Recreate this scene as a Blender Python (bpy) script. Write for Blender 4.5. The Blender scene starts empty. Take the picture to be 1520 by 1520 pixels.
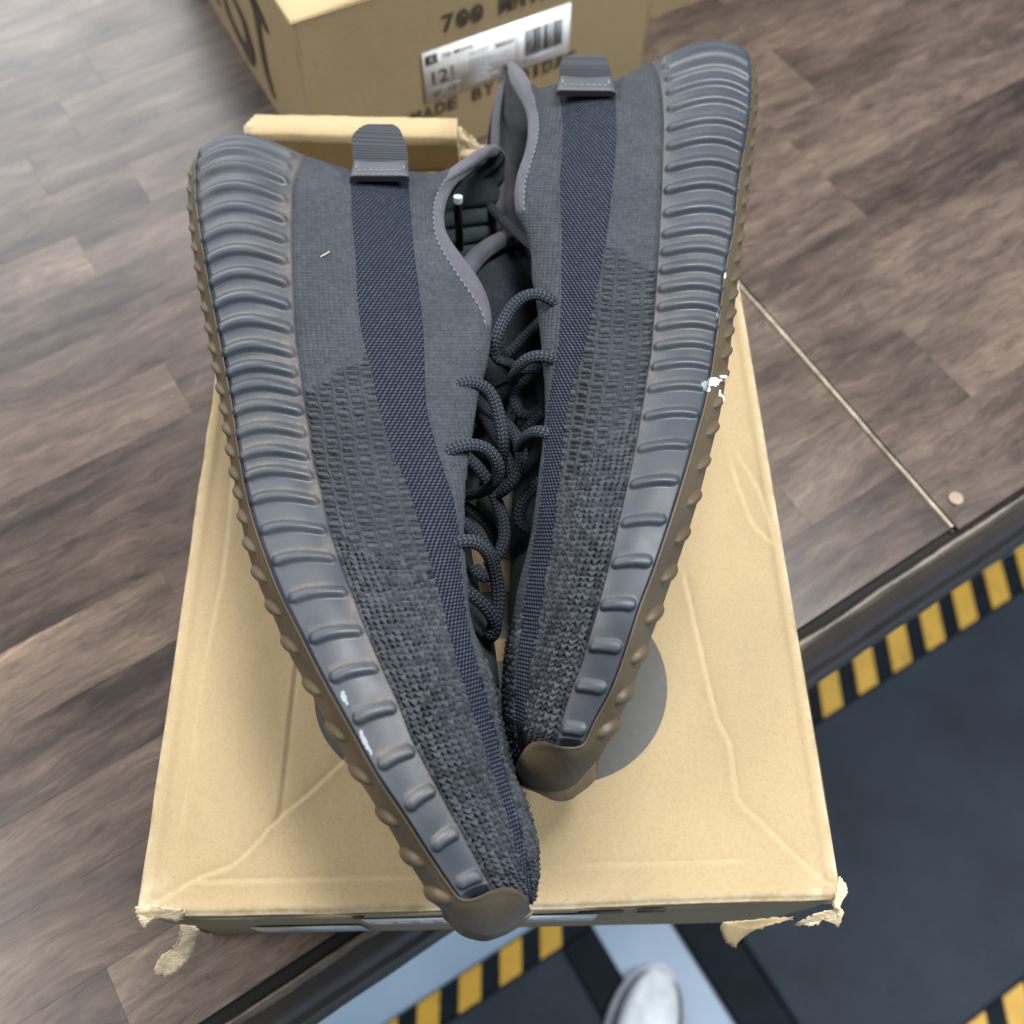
import bpy, bmesh, math, random
import numpy as np
from mathutils import Vector, Matrix

rng = np.random.default_rng(7)
random.seed(7)
SC = bpy.context.scene
COL = SC.collection

# ------------------------------------------------------------------ camera, light, exposure
Z0 = 1.05                       # height of the box lid above the shop floor (floor z = 0)
CZ = 0.375                      # camera above the lid
FPX = 1500.0                    # focal length in pixels of the 1520 px photograph
TH = math.radians(61.5)
FW = np.array([0, math.cos(TH), -math.sin(TH)]); UPV = np.array([0, math.sin(TH), math.cos(TH)])
cam_d = bpy.data.cameras.new("camera"); cam = bpy.data.objects.new("camera", cam_d); COL.objects.link(cam)
cam.location = (0, 0, Z0 + CZ)
cam.rotation_euler = (math.pi / 2 - TH, 0, 0)
cam_d.sensor_width = 36; cam_d.lens = 36 * FPX / 1520
cam_d.clip_start = 0.01; cam_d.clip_end = 60
cam_d.dof.use_dof = True; cam_d.dof.focus_distance = 0.345; cam_d.dof.aperture_fstop = 10.5
SC.camera = cam

W = bpy.data.worlds.new("World"); SC.world = W; W.use_nodes = True
W.node_tree.nodes["Background"].inputs[0].default_value = (0.80, 0.90, 1.0, 1)
W.node_tree.nodes["Background"].inputs[1].default_value = 0.24

def area(name, loc, target, size, energy, color, size_y=None):
    d = bpy.data.lights.new(name, 'AREA'); d.energy = energy; d.color = color
    d.shape = 'RECTANGLE'; d.size = size; d.size_y = size_y or size
    o = bpy.data.objects.new(name, d); COL.objects.link(o); o.location = loc
    o.rotation_euler = (Vector(target) - Vector(loc)).to_track_quat('-Z', 'Y').to_euler()
    return o
area("shop_window_light", (-1.7, 3.1, 2.85), (0, 0.3, 1.05), 2.7, 118, (0.93, 0.97, 1.0), 1.8)
area("ceiling_light", (0.35, 0.75, 2.9), (0.02, 0.25, 1.05), 0.9, 62, (1.0, 0.98, 0.96), 0.35)
area("ceiling_light", (1.7, 0.3, 2.7), (0.05, 0.2, 1.05), 0.9, 62, (0.92, 0.97, 1.0), 0.4)
area("ceiling_light", (-1.3, 0.0, 2.7), (0, 0.2, 1.05), 0.9, 30, (1.0, 0.96, 0.90), 0.4)

SC.view_settings.view_transform = 'Standard'; SC.view_settings.look = 'None'
SC.view_settings.exposure = -0.06; SC.view_settings.gamma = 1.0
SC.render.engine = 'CYCLES'
SC.cycles.max_bounces = 6; SC.cycles.use_denoising = True

# ------------------------------------------------------------------ helpers
def U(x, y, h):
    """point of the place seen at pixel (x, y) of the photograph, h above the lid"""
    x = np.asarray(x, float); y = np.asarray(y, float); h = np.asarray(h, float)
    dx = (x - 760) / FPX; dy = (760 - y) / FPX
    d2 = FW[1] + dy * UPV[1]; d3 = FW[2] + dy * UPV[2]
    t = (h - CZ) / d3
    return np.stack(np.broadcast_arrays(dx * t, d2 * t, h + Z0), -1)

def tag(o, label=None, cat=None, group=None, kind=None):
    if label: o["label"] = label
    if cat: o["category"] = cat
    if group: o["group"] = group
    if kind: o["kind"] = kind
    return o

def empty(name, loc=(0, 0, 0)):
    o = bpy.data.objects.new(name, None); o.empty_display_size = 0.02
    COL.objects.link(o); o.location = loc
    return o

def link_mesh(name, me, mat=None, parent=None):
    if mat is not None: me.materials.append(mat)
    o = bpy.data.objects.new(name, me); COL.objects.link(o)
    if parent is not None:
        o.parent = parent
        o.matrix_parent_inverse = Matrix.Translation(parent.location).inverted() if parent.type == 'EMPTY' and parent.parent is None else Matrix.Identity(4)
    return o

def raw_mesh(name, V, F, mat=None, parent=None, smooth=True, attrs=None):
    V = np.asarray(V, np.float32); F = np.asarray(F, np.int32)
    me = bpy.data.meshes.new(name)
    n = F.shape[1]
    me.vertices.add(len(V)); me.vertices.foreach_set("co", V.ravel())
    me.loops.add(F.size); me.loops.foreach_set("vertex_index", F.ravel())
    me.polygons.add(len(F))
    me.polygons.foreach_set("loop_start", np.arange(0, F.size, n, dtype=np.int32))
    me.polygons.foreach_set("loop_total", np.full(len(F), n, np.int32))
    if smooth: me.polygons.foreach_set("use_smooth", np.ones(len(F), bool))
    for k, (typ, arr) in (attrs or {}).items():
        a = me.attributes.new(k, typ, 'POINT')
        a.data.foreach_set("vector" if typ == 'FLOAT_VECTOR' else "value", np.asarray(arr, np.float32).ravel())
    me.update(calc_edges=True); me.validate()
    return link_mesh(name, me, mat, parent)

def gridF(nr, nc, off=0, flip=False, wrap=False):
    r = np.arange(nr - 1)[:, None]; c = np.arange(nc if wrap else nc - 1)[None, :]
    c2 = (c + 1) % nc
    a = r * nc + c; b = r * nc + c2; d = (r + 1) * nc + c; e = (r + 1) * nc + c2
    F = np.stack([a, b, e, d], -1).reshape(-1, 4)
    if flip: F = F[:, ::-1]
    return F + off

def grids(name, gl, mat, parent, smooth=True, attrs=None):
    """several grids -> ONE mesh.  gl = [(V[nr,nc,3], flip, {attr: arr})]"""
    Vs, Fs, off = [], [], 0
    at = {}
    for V, fl, A in gl:
        nr, nc = V.shape[:2]
        Vs.append(V.reshape(-1, 3)); Fs.append(gridF(nr, nc, off, fl)); off += nr * nc
    for k in (attrs or {}):
        typ = attrs[k]; w = 3 if typ == 'FLOAT_VECTOR' else 1
        at[k] = (typ, np.concatenate([np.asarray(A.get(k, np.zeros(V.shape[:2] + ((3,) if w == 3 else ())))).reshape(-1, w) for V, fl, A in gl]))
    return raw_mesh(name, np.concatenate(Vs), np.concatenate(Fs), mat, parent, smooth, at)

def gnormals(V):
    dr = np.gradient(V, axis=0); dc = np.gradient(V, axis=1)
    n = np.cross(dr, dc); n /= np.linalg.norm(n, axis=-1, keepdims=True) + 1e-12
    return n

def gsm(a, s, axis=0):
    """gaussian smoothing with linear end extrapolation"""
    a = np.asarray(a, float); r = int(3 * s) + 1
    if r < 2: return a
    k = np.exp(-0.5 * (np.arange(-r, r + 1) / s) ** 2); k /= k.sum()
    a = np.moveaxis(a, axis, 0); n = len(a)
    idx = np.arange(1, r + 1)
    i0 = np.minimum(idx, n - 1)
    pre = 2 * a[0] - a[i0][::-1]; post = 2 * a[-1] - a[n - 1 - i0]
    b = np.concatenate([pre, a, post]); out = np.zeros_like(a)
    for j, w in enumerate(k): out += w * b[j:j + n]
    return np.moveaxis(out, 0, axis)

def smoothstep(a, b, x):
    t = np.clip((x - a) / (b - a), 0, 1); return t * t * (3 - 2 * t)

def vnoise(x, y, seed=0):
    """value noise, numpy"""
    def h(i, j):
        n = (i * 374761393 + j * 668265263 + seed * 974634777) & 0x7fffffff
        n = ((n ^ (n >> 13)) * 1274126177) & 0x7fffffff
        return ((n ^ (n >> 16)) & 0xffff) / 65535.0
    xi = np.floor(x).astype(np.int64); yi = np.floor(y).astype(np.int64)
    fx = x - xi; fy = y - yi; fx = fx * fx * (3 - 2 * fx); fy = fy * fy * (3 - 2 * fy)
    return (h(xi, yi) * (1 - fx) + h(xi + 1, yi) * fx) * (1 - fy) + (h(xi, yi + 1) * (1 - fx) + h(xi + 1, yi + 1) * fx) * fy

def hash2(i, j, seed=0):
    i = i.astype(np.int64); j = j.astype(np.int64)
    n = (i * 374761393 + j * 668265263 + seed * 974634777) & 0x7fffffff
    n = ((n ^ (n >> 13)) * 1274126177) & 0x7fffffff
    return ((n ^ (n >> 16)) & 0xffff) / 65535.0

def catmull(P, n=24):
    P = np.asarray(P, float)
    Q = np.concatenate([[2 * P[0] - P[1]], P, [2 * P[-1] - P[-2]]])
    out = []
    for i in range(1, len(Q) - 2):
        t = np.linspace(0, 1, n, endpoint=False)[:, None]
        p0, p1, p2, p3 = Q[i - 1], Q[i], Q[i + 1], Q[i + 2]
        out.append(0.5 * ((2 * p1) + (-p0 + p2) * t + (2 * p0 - 5 * p1 + 4 * p2 - p3) * t ** 2 + (-p0 + 3 * p1 - 3 * p2 + p3) * t ** 3))
    out.append(P[-1:])
    return np.concatenate(out)

def resample(P, n):
    d = np.concatenate([[0], np.cumsum(np.linalg.norm(np.diff(P, axis=0), axis=1))])
    s = np.linspace(0, d[-1], n)
    return np.stack([np.interp(s, d, P[:, k]) for k in range(P.shape[1])], -1), d[-1]

# ---- materials
def new_mat(name):
    m = bpy.data.materials.new(name); m.use_nodes = True
    nt = m.node_tree; return m, nt, nt.nodes["Principled BSDF"]
def N(nt, t, **kw):
    n = nt.nodes.new(t)
    for k, v in kw.items(): setattr(n, k, v)
    return n
def val(nt, op, a, b=None, c=None):
    n = N(nt, "ShaderNodeMath", operation=op)
    for i, v in enumerate((a, b, c)):
        if v is None: continue
        if isinstance(v, (int, float)): n.inputs[i].default_value = v
        else: nt.links.new(v, n.inputs[i])
    return n.outputs[0]
def mixc(nt, fac, a, b):
    n = N(nt, "ShaderNodeMix", data_type='RGBA')
    for s, v in ((n.inputs[0], fac), (n.inputs[6], a), (n.inputs[7], b)):
        if hasattr(v, "is_linked"): nt.links.new(v, s)
        elif isinstance(v, (int, float)): s.default_value = v
        else: s.default_value = (*v, 1) if len(v) == 3 else v
    return n.outputs[2]
def ramp(nt, fac, stops):
    n = N(nt, "ShaderNodeValToRGB"); nt.links.new(fac, n.inputs[0])
    e = n.color_ramp.elements
    while len(e) < len(stops): e.new(0.5)
    for k, (p, c) in enumerate(stops):
        e[k].position = p; e[k].color = (*c, 1) if not isinstance(c, (int, float)) else (c, c, c, 1)
    return n.outputs[0]
def noise(nt, vec, scale, detail=4, rough=0.55):
    n = N(nt, "ShaderNodeTexNoise"); n.inputs["Scale"].default_value = scale; n.inputs["Detail"].default_value = detail; n.inputs["Roughness"].default_value = rough
    if vec is not None: nt.links.new(vec, n.inputs["Vector"])
    return n.outputs["Fac"]
def mapping(nt, vec, scale=(1, 1, 1), rot=(0, 0, 0), loc=(0, 0, 0)):
    n = N(nt, "ShaderNodeMapping"); nt.links.new(vec, n.inputs[0])
    n.inputs["Scale"].default_value = scale; n.inputs["Rotation"].default_value = rot; n.inputs["Location"].default_value = loc
    return n.outputs[0]
def coord(nt, which="Object"):
    return N(nt, "ShaderNodeTexCoord").outputs[which]
def attr(nt, name, out="Vector"):
    return N(nt, "ShaderNodeAttribute", attribute_name=name).outputs[out]
def bump(nt, bsdf, h, strength, dist):
    n = N(nt, "ShaderNodeBump"); n.inputs["Strength"].default_value = strength; n.inputs["Distance"].default_value = dist
    nt.links.new(h, n.inputs["Height"]); nt.links.new(n.outputs[0], bsdf.inputs["Normal"])
    return n

def plain(name, col, rough=0.6, nscale=60, namp=0.15, bumps=0.0, spec=0.5):
    m, nt, b = new_mat(name); c = coord(nt)
    f = noise(nt, c, nscale, 5)
    lo = tuple(x * (1 - namp) for x in col); hi = tuple(min(1, x * (1 + namp)) for x in col)
    nt.links.new(ramp(nt, f, [(0.3, lo), (0.7, hi)]), b.inputs["Base Color"])
    b.inputs["Roughness"].default_value = rough; b.inputs["Specular IOR Level"].default_value = spec
    if bumps: bump(nt, b, noise(nt, c, nscale * 4, 3), bumps, 0.001)
    return m

def cardboard(name, col):
    m, nt, b = new_mat(name); c = coord(nt)
    big = noise(nt, c, 9, 5, 0.6); fine = noise(nt, c, 850, 4, 0.75); mid = noise(nt, mapping(nt, c, (1, 0.35, 1)), 320, 3)
    base = ramp(nt, big, [(0.25, tuple(x * 0.90 for x in col)), (0.75, tuple(x * 1.06 for x in col))])
    spk = ramp(nt, fine, [(0.30, 0.78), (0.5, 1.0), (0.72, 1.12)])
    mx = N(nt, "ShaderNodeMix", data_type='RGBA', blend_type='MULTIPLY'); mx.inputs[0].default_value = 0.6
    nt.links.new(base, mx.inputs[6]); nt.links.new(spk, mx.inputs[7])
    v = N(nt, "ShaderNodeTexVoronoi"); v.inputs["Scale"].default_value = 210; nt.links.new(c, v.inputs["Vector"])
    dots = val(nt, 'LESS_THAN', v.outputs["Distance"], 0.07)
    dots = val(nt, 'MULTIPLY', dots, val(nt, 'GREATER_THAN', noise(nt, c, 60, 2), 0.56))
    wear = val(nt, 'MULTIPLY', attr(nt, "wear", "Fac"), ramp(nt, noise(nt, c, 120, 5, 0.7), [(0.38, 0.0), (0.62, 1.0)]))
    nt.links.new(mixc(nt, wear, mixc(nt, val(nt, 'MULTIPLY', dots, 0.55), mx.outputs[2], (0.20, 0.13, 0.06)), (0.52, 0.45, 0.32)), b.inputs["Base Color"])
    b.inputs["Roughness"].default_value = 0.72; b.inputs["Specular IOR Level"].default_value = 0.25
    h = val(nt, 'ADD', val(nt, 'MULTIPLY', fine, 0.5), mid)
    bump(nt, b, h, 0.22, 0.0006)
    return m

CARD = (0.362, 0.275, 0.155)
M_card = cardboard("kraft_cardboard", CARD)
M_card2 = cardboard("kraft_cardboard_pressed", (0.345, 0.268, 0.155))
M_flap_shade = cardboard("kraft_flap_shade", (0.20, 0.145, 0.072))  # darker kraft colour standing in for shade on the rear flap's face
M_torn = plain("torn_paper_fibre", (0.56, 0.47, 0.32), 0.9, 300, 0.22, 0.6, 0.1)
M_ink = plain("dark_print", (0.105, 0.105, 0.09), 0.7, 200, 0.15)
M_ink2 = plain("black_print", (0.055, 0.047, 0.036), 0.75, 160, 0.2)
M_lab = plain("white_label_paper", (0.78, 0.80, 0.82), 0.45, 60, 0.03)
M_labd = plain("grey_label_paper", (0.40, 0.42, 0.44), 0.5, 60, 0.12)
M_lab_ink = plain("label_ink", (0.05, 0.055, 0.065), 0.5)
M_lab_grey = plain("label_grey_ink", (0.42, 0.46, 0.5), 0.5)

# ------------------------------------------------------------------ setting: floor, mats, counter
E1 = np.array([0.857, 0.515]); E2 = np.array([-0.515, 0.857])
def prism(name, poly, z0, z1, mat, parent=None, ch=0.0, smooth=False):
    """closed prism over a convex ground polygon (ccw), optional chamfer of the top edge"""
    poly = np.asarray(poly, float); n = len(poly)
    rings = [np.c_[poly, np.full(n, z0)]]
    if ch:
        nxt = np.roll(poly, -1, 0); prv = np.roll(poly, 1, 0)
        d1 = nxt - poly; d1 /= np.linalg.norm(d1, axis=1)[:, None]; d2 = prv - poly; d2 /= np.linalg.norm(d2, axis=1)[:, None]
        ins = poly + (d1 + d2) * ch
        rings.append(np.c_[poly, np.full(n, z1 - ch)]); rings.append(np.c_[ins, np.full(n, z1)])
    else: rings.append(np.c_[poly, np.full(n, z1)])
    bm = bmesh.new(); vs = [[bm.verts.new(p) for p in r] for r in rings]
    for a, b in zip(vs[:-1], vs[1:]):
        for i in range(n): bm.faces.new((a[i], a[(i + 1) % n], b[(i + 1) % n], b[i]))
    bm.faces.new(vs[-1]); bm.faces.new(vs[0][::-1])
    bmesh.ops.recalc_face_normals(bm, faces=bm.faces)
    me = bpy.data.meshes.new(name); bm.to_mesh(me); bm.free()
    return link_mesh(name, me, mat, parent)
def erect(a0, a1, b0, b1):
    return [E1 * a0 + E2 * b0, E1 * a1 + E2 * b0, E1 * a1 + E2 * b1, E1 * a0 + E2 * b1]

m, nt, b = new_mat("sealed_concrete"); c = coord(nt)
nt.links.new(ramp(nt, noise(nt, c, 3.5, 6, 0.6), [(0.3, (0.22, 0.31, 0.42)), (0.7, (0.34, 0.45, 0.58))]), b.inputs["Base Color"])
b.inputs["Roughness"].default_value = 0.38; M_conc = m
fl = prism("floor", [(-4, -3), (4, -3), (4, 5), (-4, 5)], -0.05, 0.0, M_conc); tag(fl, "pale blue grey sealed concrete floor under the counter", None, None, "structure")

m, nt, b = new_mat("black_rubber_mat"); c = coord(nt)
nt.links.new(ramp(nt, noise(nt, c, 6, 5), [(0.3, (0.013, 0.020, 0.030)), (0.75, (0.029, 0.041, 0.056))]), b.inputs["Base Color"])
w = N(nt, "ShaderNodeTexVoronoi"); w.inputs["Scale"].default_value = 260; nt.links.new(c, w.inputs["Vector"])
bump(nt, b, w.outputs["Distance"], 0.5, 0.002); b.inputs["Roughness"].default_value = 0.65; b.inputs["Specular IOR Level"].default_value = 0.25; M_mat = m
M_matedge = plain("mat_edge_rubber", (0.0050, 0.0085, 0.0135), 0.7, 30, 0.25, 0.0, 0.15)
m, nt, b = new_mat("yellow_stripe_paint"); c = coord(nt)
wr_ = ramp(nt, noise(nt, c, 55, 6, 0.7), [(0.60, 0.0), (0.72, 0.75)])
nt.links.new(mixc(nt, wr_, ramp(nt, noise(nt, c, 14, 4), [(0.3, (0.45, 0.25, 0.022)), (0.7, (0.60, 0.35, 0.035))]), (0.06, 0.05, 0.03)), b.inputs["Base Color"]); b.inputs["Roughness"].default_value = 0.55; M_yel = m

def mat_thing(a0, a1, bi0, bi1, b0, b1, ai0, label, phase, pitch):
    t = empty("floor_mat", (*(E1 * (a0 + a1) / 2 + E2 * (b0 + b1) / 2), 0)); tag(t, label, "floor mat", "striped anti-fatigue mats on the floor")
    prism("mat_pad", erect(ai0, a1 - 0.05, bi0, bi1), 0.0, 0.016, M_mat, t, 0.004)
    for nm, q in (("mat_border", (a0, a1, bi1, b1)), ("mat_border", (a0, a1, b0, bi0)), ("mat_border", (a0, ai0, bi0, bi1)), ("mat_border", (a1 - 0.05, a1, bi0, bi1))):
        prism(nm, erect(*q), 0.0, 0.010, M_matedge, t, 0.003)
    k0 = int(math.floor((a0 + 0.06 - phase) / pitch))
    for bb0, bb1 in ((bi1 + 0.002, b1 - 0.002), (b0 + 0.002, bi0 - 0.002)):
        k = k0
        first = None
        while phase + k * pitch + pitch * 0.5 < a1 - 0.043:
            s = phase + k * pitch
            if s > a0 + 0.03: prism("yellow_stripe", [E1 * s + E2 * bb0, E1 * (s + pitch * 0.53) + E2 * bb0, E1 * (s + pitch * 0.53 + 0.6 * (bb1 - bb0)) + E2 * bb1, E1 * (s + 0.6 * (bb1 - bb0)) + E2 * bb1], 0.0105, 0.0118, M_yel, t)
            k += 1
    return t
mat_thing(0.262, 1.55, -0.257, 0.138, -0.306, 0.197, 0.325, "large black rubber mat with yellow striped edges, on the right", 0.606, 0.0655)
mat_thing(-0.9, 0.170, -0.33, 0.0765, -0.38, 0.117, -0.85, "black rubber mat with yellow striped edge, below the box front", -0.031, 0.0605)
# inner right border of the left mat
# ------------------------------------------------------------------ counter
HC = -0.10
O2 = U(1410, 785, HC)[:2]
A1 = np.array([0.8409, 0.5411]); B1 = np.array([-0.5411, 0.8409])
SEAM = np.array([-0.4936, 0.8697])
def cpt(a, b): return O2 + A1 * a + B1 * b
def seam_a(b): return b * (SEAM @ A1) / (SEAM @ B1)

def wood(name):
    m, nt, b = new_mat(name)
    oi = N(nt, "ShaderNodeObjectInfo"); rnd = oi.outputs["Random"]
    c = coord(nt); ang = math.atan2(A1[1], A1[0])
    cc = mapping(nt, mapping(nt, c, (1, 1, 1), (0, 0, -ang)), (1, 1, 1))
    off = N(nt, "ShaderNodeCombineXYZ"); nt.links.new(val(nt, 'MULTIPLY', rnd, 37.0), off.inputs[0]); nt.links.new(val(nt, 'MULTIPLY', rnd, 91.0), off.inputs[1])
    va = N(nt, "ShaderNodeVectorMath", operation='ADD'); nt.links.new(cc, va.inputs[0]); nt.links.new(off.outputs[0], va.inputs[1]); v = va.outputs[0]
    wv = noise(nt, mapping(nt, v, (5, 14, 1)), 1.6, 4, 0.6)
    dist = N(nt, "ShaderNodeVectorMath", operation='MULTIPLY_ADD')
    cx = N(nt, "ShaderNodeCombineXYZ"); nt.links.new(wv, cx.inputs[1])
    nt.links.new(cx.outputs[0], dist.inputs[0]); dist.inputs[1].default_value = (0, 0.035, 0); nt.links.new(v, dist.inputs[2])
    grain = noise(nt, mapping(nt, dist.outputs[0], (9, 125, 9)), 1.0, 6, 0.70)
    fine = noise(nt, mapping(nt, dist.outputs[0], (70, 1100, 70)), 1.0, 4, 0.75)
    blot = noise(nt, mapping(nt, dist.outputs[0], (12, 44, 12)), 1.0, 7, 0.66)
    t = val(nt, 'ADD', val(nt, 'MULTIPLY', grain, 0.38), val(nt, 'MULTIPLY', blot, 0.66))
    t = val(nt, 'ADD', t, val(nt, 'MULTIPLY', val(nt, 'SUBTRACT', rnd, 0.5), 0.20))
    colr = ramp(nt, t, [(0.33, (0.020, 0.0145, 0.013)), (0.45, (0.052, 0.038, 0.031)), (0.57, (0.090, 0.066, 0.053)), (0.68, (0.135, 0.100, 0.078)), (0.80, (0.29, 0.205, 0.135))])
    mx = N(nt, "ShaderNodeMix", data_type='RGBA', blend_type='MULTIPLY'); mx.inputs[0].default_value = 0.8
    nt.links.new(colr, mx.inputs[6]); nt.links.new(ramp(nt, fine, [(0.34, 0.50), (0.60, 1.30)]), mx.inputs[7])
    nt.links.new(mx.outputs[2], b.inputs["Base Color"])
    nt.links.new(ramp(nt, noise(nt, c, 14, 3), [(0.3, 0.27), (0.7, 0.36)]), b.inputs["Roughness"])
    b.inputs["Specular IOR Level"].default_value = 0.36
    bump(nt, b, val(nt, 'ADD', fine, grain), 0.10, 0.0004)
    return m
M_wood = wood("stained_wood_stave")
M_darkwood = plain("dark_counter_edge", (0.030, 0.023, 0.019), 0.5, 25, 0.35, 0.3)
M_edge = plain("worn_edge_trim", (0.105, 0.082, 0.06), 0.4, 50, 0.45, 0.5)
M_black = plain("shadow_gap_black", (0.010, 0.009, 0.008), 0.6, 40, 0.2)

counter = empty("wooden_counter", (*cpt(0, 0.4), 0)); tag(counter, "dark brown wooden counter top of staves that carries the boxes", "counter")
def board(rows_w, b_start, b_end, side, ztop, cuts):
    slab = prism("counter_board", [cpt(-1.3, b_start + 0.001), cpt(seam_a(b_start) - 0.001, b_start + 0.001), cpt(seam_a(b_end) - 0.001, b_end), cpt(-1.3, b_end)] if side < 0 else
                 [cpt(seam_a(b_start) + 0.001, b_start + 0.001), cpt(1.2, b_start + 0.001), cpt(1.2, b_end), cpt(seam_a(b_end) + 0.001, b_end)],
                 Z0 + HC - 0.040, Z0 + ztop - 0.0035, M_wood, counter)
    r = 0; b0 = b_start
    while b0 < b_end - 1e-4:
        b1 = min(b0 + rows_w, b_end)
        lo, hi = (-1.05, None) if side < 0 else (None, 0.95)
        xs = cuts.get(r)
        if xs is None:
            xs = []; x = (-1.05 + random.uniform(0.05, 0.3)) if side < 0 else random.uniform(0.10, 0.3)
            while (x < -0.05 if side < 0 else x < 0.85):
                xs.append(x); x += random.uniform(0.16, 0.40)
        ends = ([-1.05] + xs + [None]) if side < 0 else ([None] + xs + [0.95])
        g = 0.00003
        for e0, e1 in zip(ends[:-1], ends[1:]):
            s0 = (lambda bb: seam_a(bb) + 0.0032) if e0 is None else (lambda bb, e=e0: e + g)
            s1 = (lambda bb: seam_a(bb) - 0.0006) if e1 is None else (lambda bb, e=e1: e - g)
            poly = [cpt(s0(b0 + g), b0 + g), cpt(s1(b0 + g), b0 + g), cpt(s1(b1 - g), b1 - g), cpt(s0(b1 - g), b1 - g)]
            prism("stave", poly, Z0 + ztop - 0.0045, Z0 + ztop + random.uniform(-0.00010, 0.0), M_wood, slab, 0.00007)
        b0 = b1; r += 1
board(0.0409, 0.0, 0.98, -1, HC, {14: [-0.62, -0.245], 15: [-0.75, -0.41, -0.12], 11: [-0.70, -0.262], 0: [-0.80, -0.457, -0.16], 1: [-0.72, -0.37, -0.06], 2: [-0.9, -0.55, -0.13]})
board(0.0583, -0.003, 0.70, 1, HC + 0.0012, {3: [0.115, 0.42], 2: [0.28, 0.6], 1: [0.07, 0.33], 0: [0.2, 0.5]})
# worn pale edge of the second board along the seam
sb = np.linspace(0.0, 0.70, 90)
V = []
for bb in sb:
    p = cpt(seam_a(bb), bb); q = A1
    k = 0.0002 + 0.0010 * vnoise(np.array([bb * 60]), np.array([3.]))[0]
    V.append([[*(p + q * -0.0002), Z0 + HC - 0.003], [*(p + q * 0.0002), Z0 + HC + 0.0008], [*(p + q * 0.0007), Z0 + HC + 0.0015], [*(p + q * (0.0008 + k)), Z0 + HC + 0.0015], [*(p + q * (0.0013 + k)), Z0 + HC + 0.0008]])
grids("seam_edge_strip", [(np.array(V), False, {})], plain("worn_pale_edge", (0.36, 0.31, 0.24), 0.5, 120, 0.4, 0.4), counter)
# front edge: dark gap, rounded trim, two-step dark fascia
def strip(name, prof, mat, a0, a1, wob=0.0, n=240):
    aa = np.linspace(a0, a1, n); V = np.zeros((n, len(prof), 3))
    for j, (bb, zz) in enumerate(prof):
        wv = wob * (vnoise(aa * 55, np.full(n, j * 1.7)) + 0.6 * vnoise(aa * 240, np.full(n, j * 2.3)) - 0.8)
        xy = O2 + np.outer(aa, A1) + np.outer(np.full(n, bb) + wv, B1)
        V[:, j, :2] = xy; V[:, j, 2] = Z0 + HC + zz + wv * 0.5
    return grids(name, [(V, False, {})], mat, counter)
strip("edge_gap", [(0.0, -0.0006), (-0.001, -0.004), (-0.0056, -0.0045), (-0.006, -0.02)], M_black, -1.3, 1.2)
strip("edge_trim", [(-0.0050, -0.006), (-0.0056, -0.0022), (-0.0068, -0.0014), (-0.0080, -0.0024), (-0.0088, -0.006), (-0.0092, -0.018)], M_edge, -1.3, 1.2, 0.0012, 700)
strip("fascia", [(-0.0085, -0.008), (-0.0135, -0.012), (-0.016, -0.018), (-0.016, -0.034), (-0.0185, -0.036), (-0.0185, -0.074), (0.0, -0.076), (0.3, -0.076)], M_darkwood, -1.3, 1.2, 0.0007, 300)
scw = U(1418, 741, HC + 0.0012)
bpy.ops.mesh.primitive_cylinder_add(vertices=28, radius=0.0038, depth=0.0012, location=(scw[0], scw[1], scw[2] + 0.0007))
o = bpy.context.object; o.name = "screw_cap"; o.data.materials.append(plain("cap_plastic", (0.26, 0.19, 0.135), 0.4)); o.parent = counter; o.matrix_parent_inverse = Matrix.Translation(counter.location).inverted()

# ------------------------------------------------------------------ front shoe box
YAW = math.radians(1.25)
BW, BL, BH = 0.2470, 0.359, 0.0985
BO = np.array([-0.1310, 0.0442])                 # front left corner
BX = np.array([math.cos(YAW), math.sin(YAW)]); BY = np.array([-math.sin(YAW), math.cos(YAW)])
def lidco(px):                                    # photograph pixel -> lid coordinates
    p = U(px[0], px[1], 0)[:2] - BO; return np.array([p @ BX, p @ BY])
creases = [  # (polyline px, depth m, width m)
    ([(215, 1350), (268, 1318), (300, 1300), (345, 1283), (385, 1245), (415, 1212), (455, 1180), (510, 1128)], 0.0008, 0.0016),
    ([(440, 985), (432, 1050), (424, 1130), (414, 1205), (405, 1225)], 0.0006, 0.0018),
    ([(268, 1230), (285, 1130), (300, 1000), (330, 850), (345, 700)], 0.0005, 0.003),
    ([(300, 1309), (420, 1306), (560, 1303), (640, 1302)], 0.0005, 0.0014),
    ([(800, 1290), (900, 1284), (1010, 1281), (1100, 1278)], 0.0005, 0.0014),
    ([(1018, 860), (1040, 960), (1056, 1030), (1068, 1072), (1084, 1105), (1090, 1150), (1098, 1188), (1135, 1225), (1180, 1270), (1236, 1318)], 0.0008, 0.0016),
    ([(1090, 700), (1115, 770), (1140, 800)], 0.0005, 0.003),
    ([(1100, 680), (1128, 730), (1150, 800)], 0.0004, 0.002),
]
cre = [(np.array([lidco(p) for p in catmull(np.array(pl, float), 10)]), d, w) for pl, d, w in creases]
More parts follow.
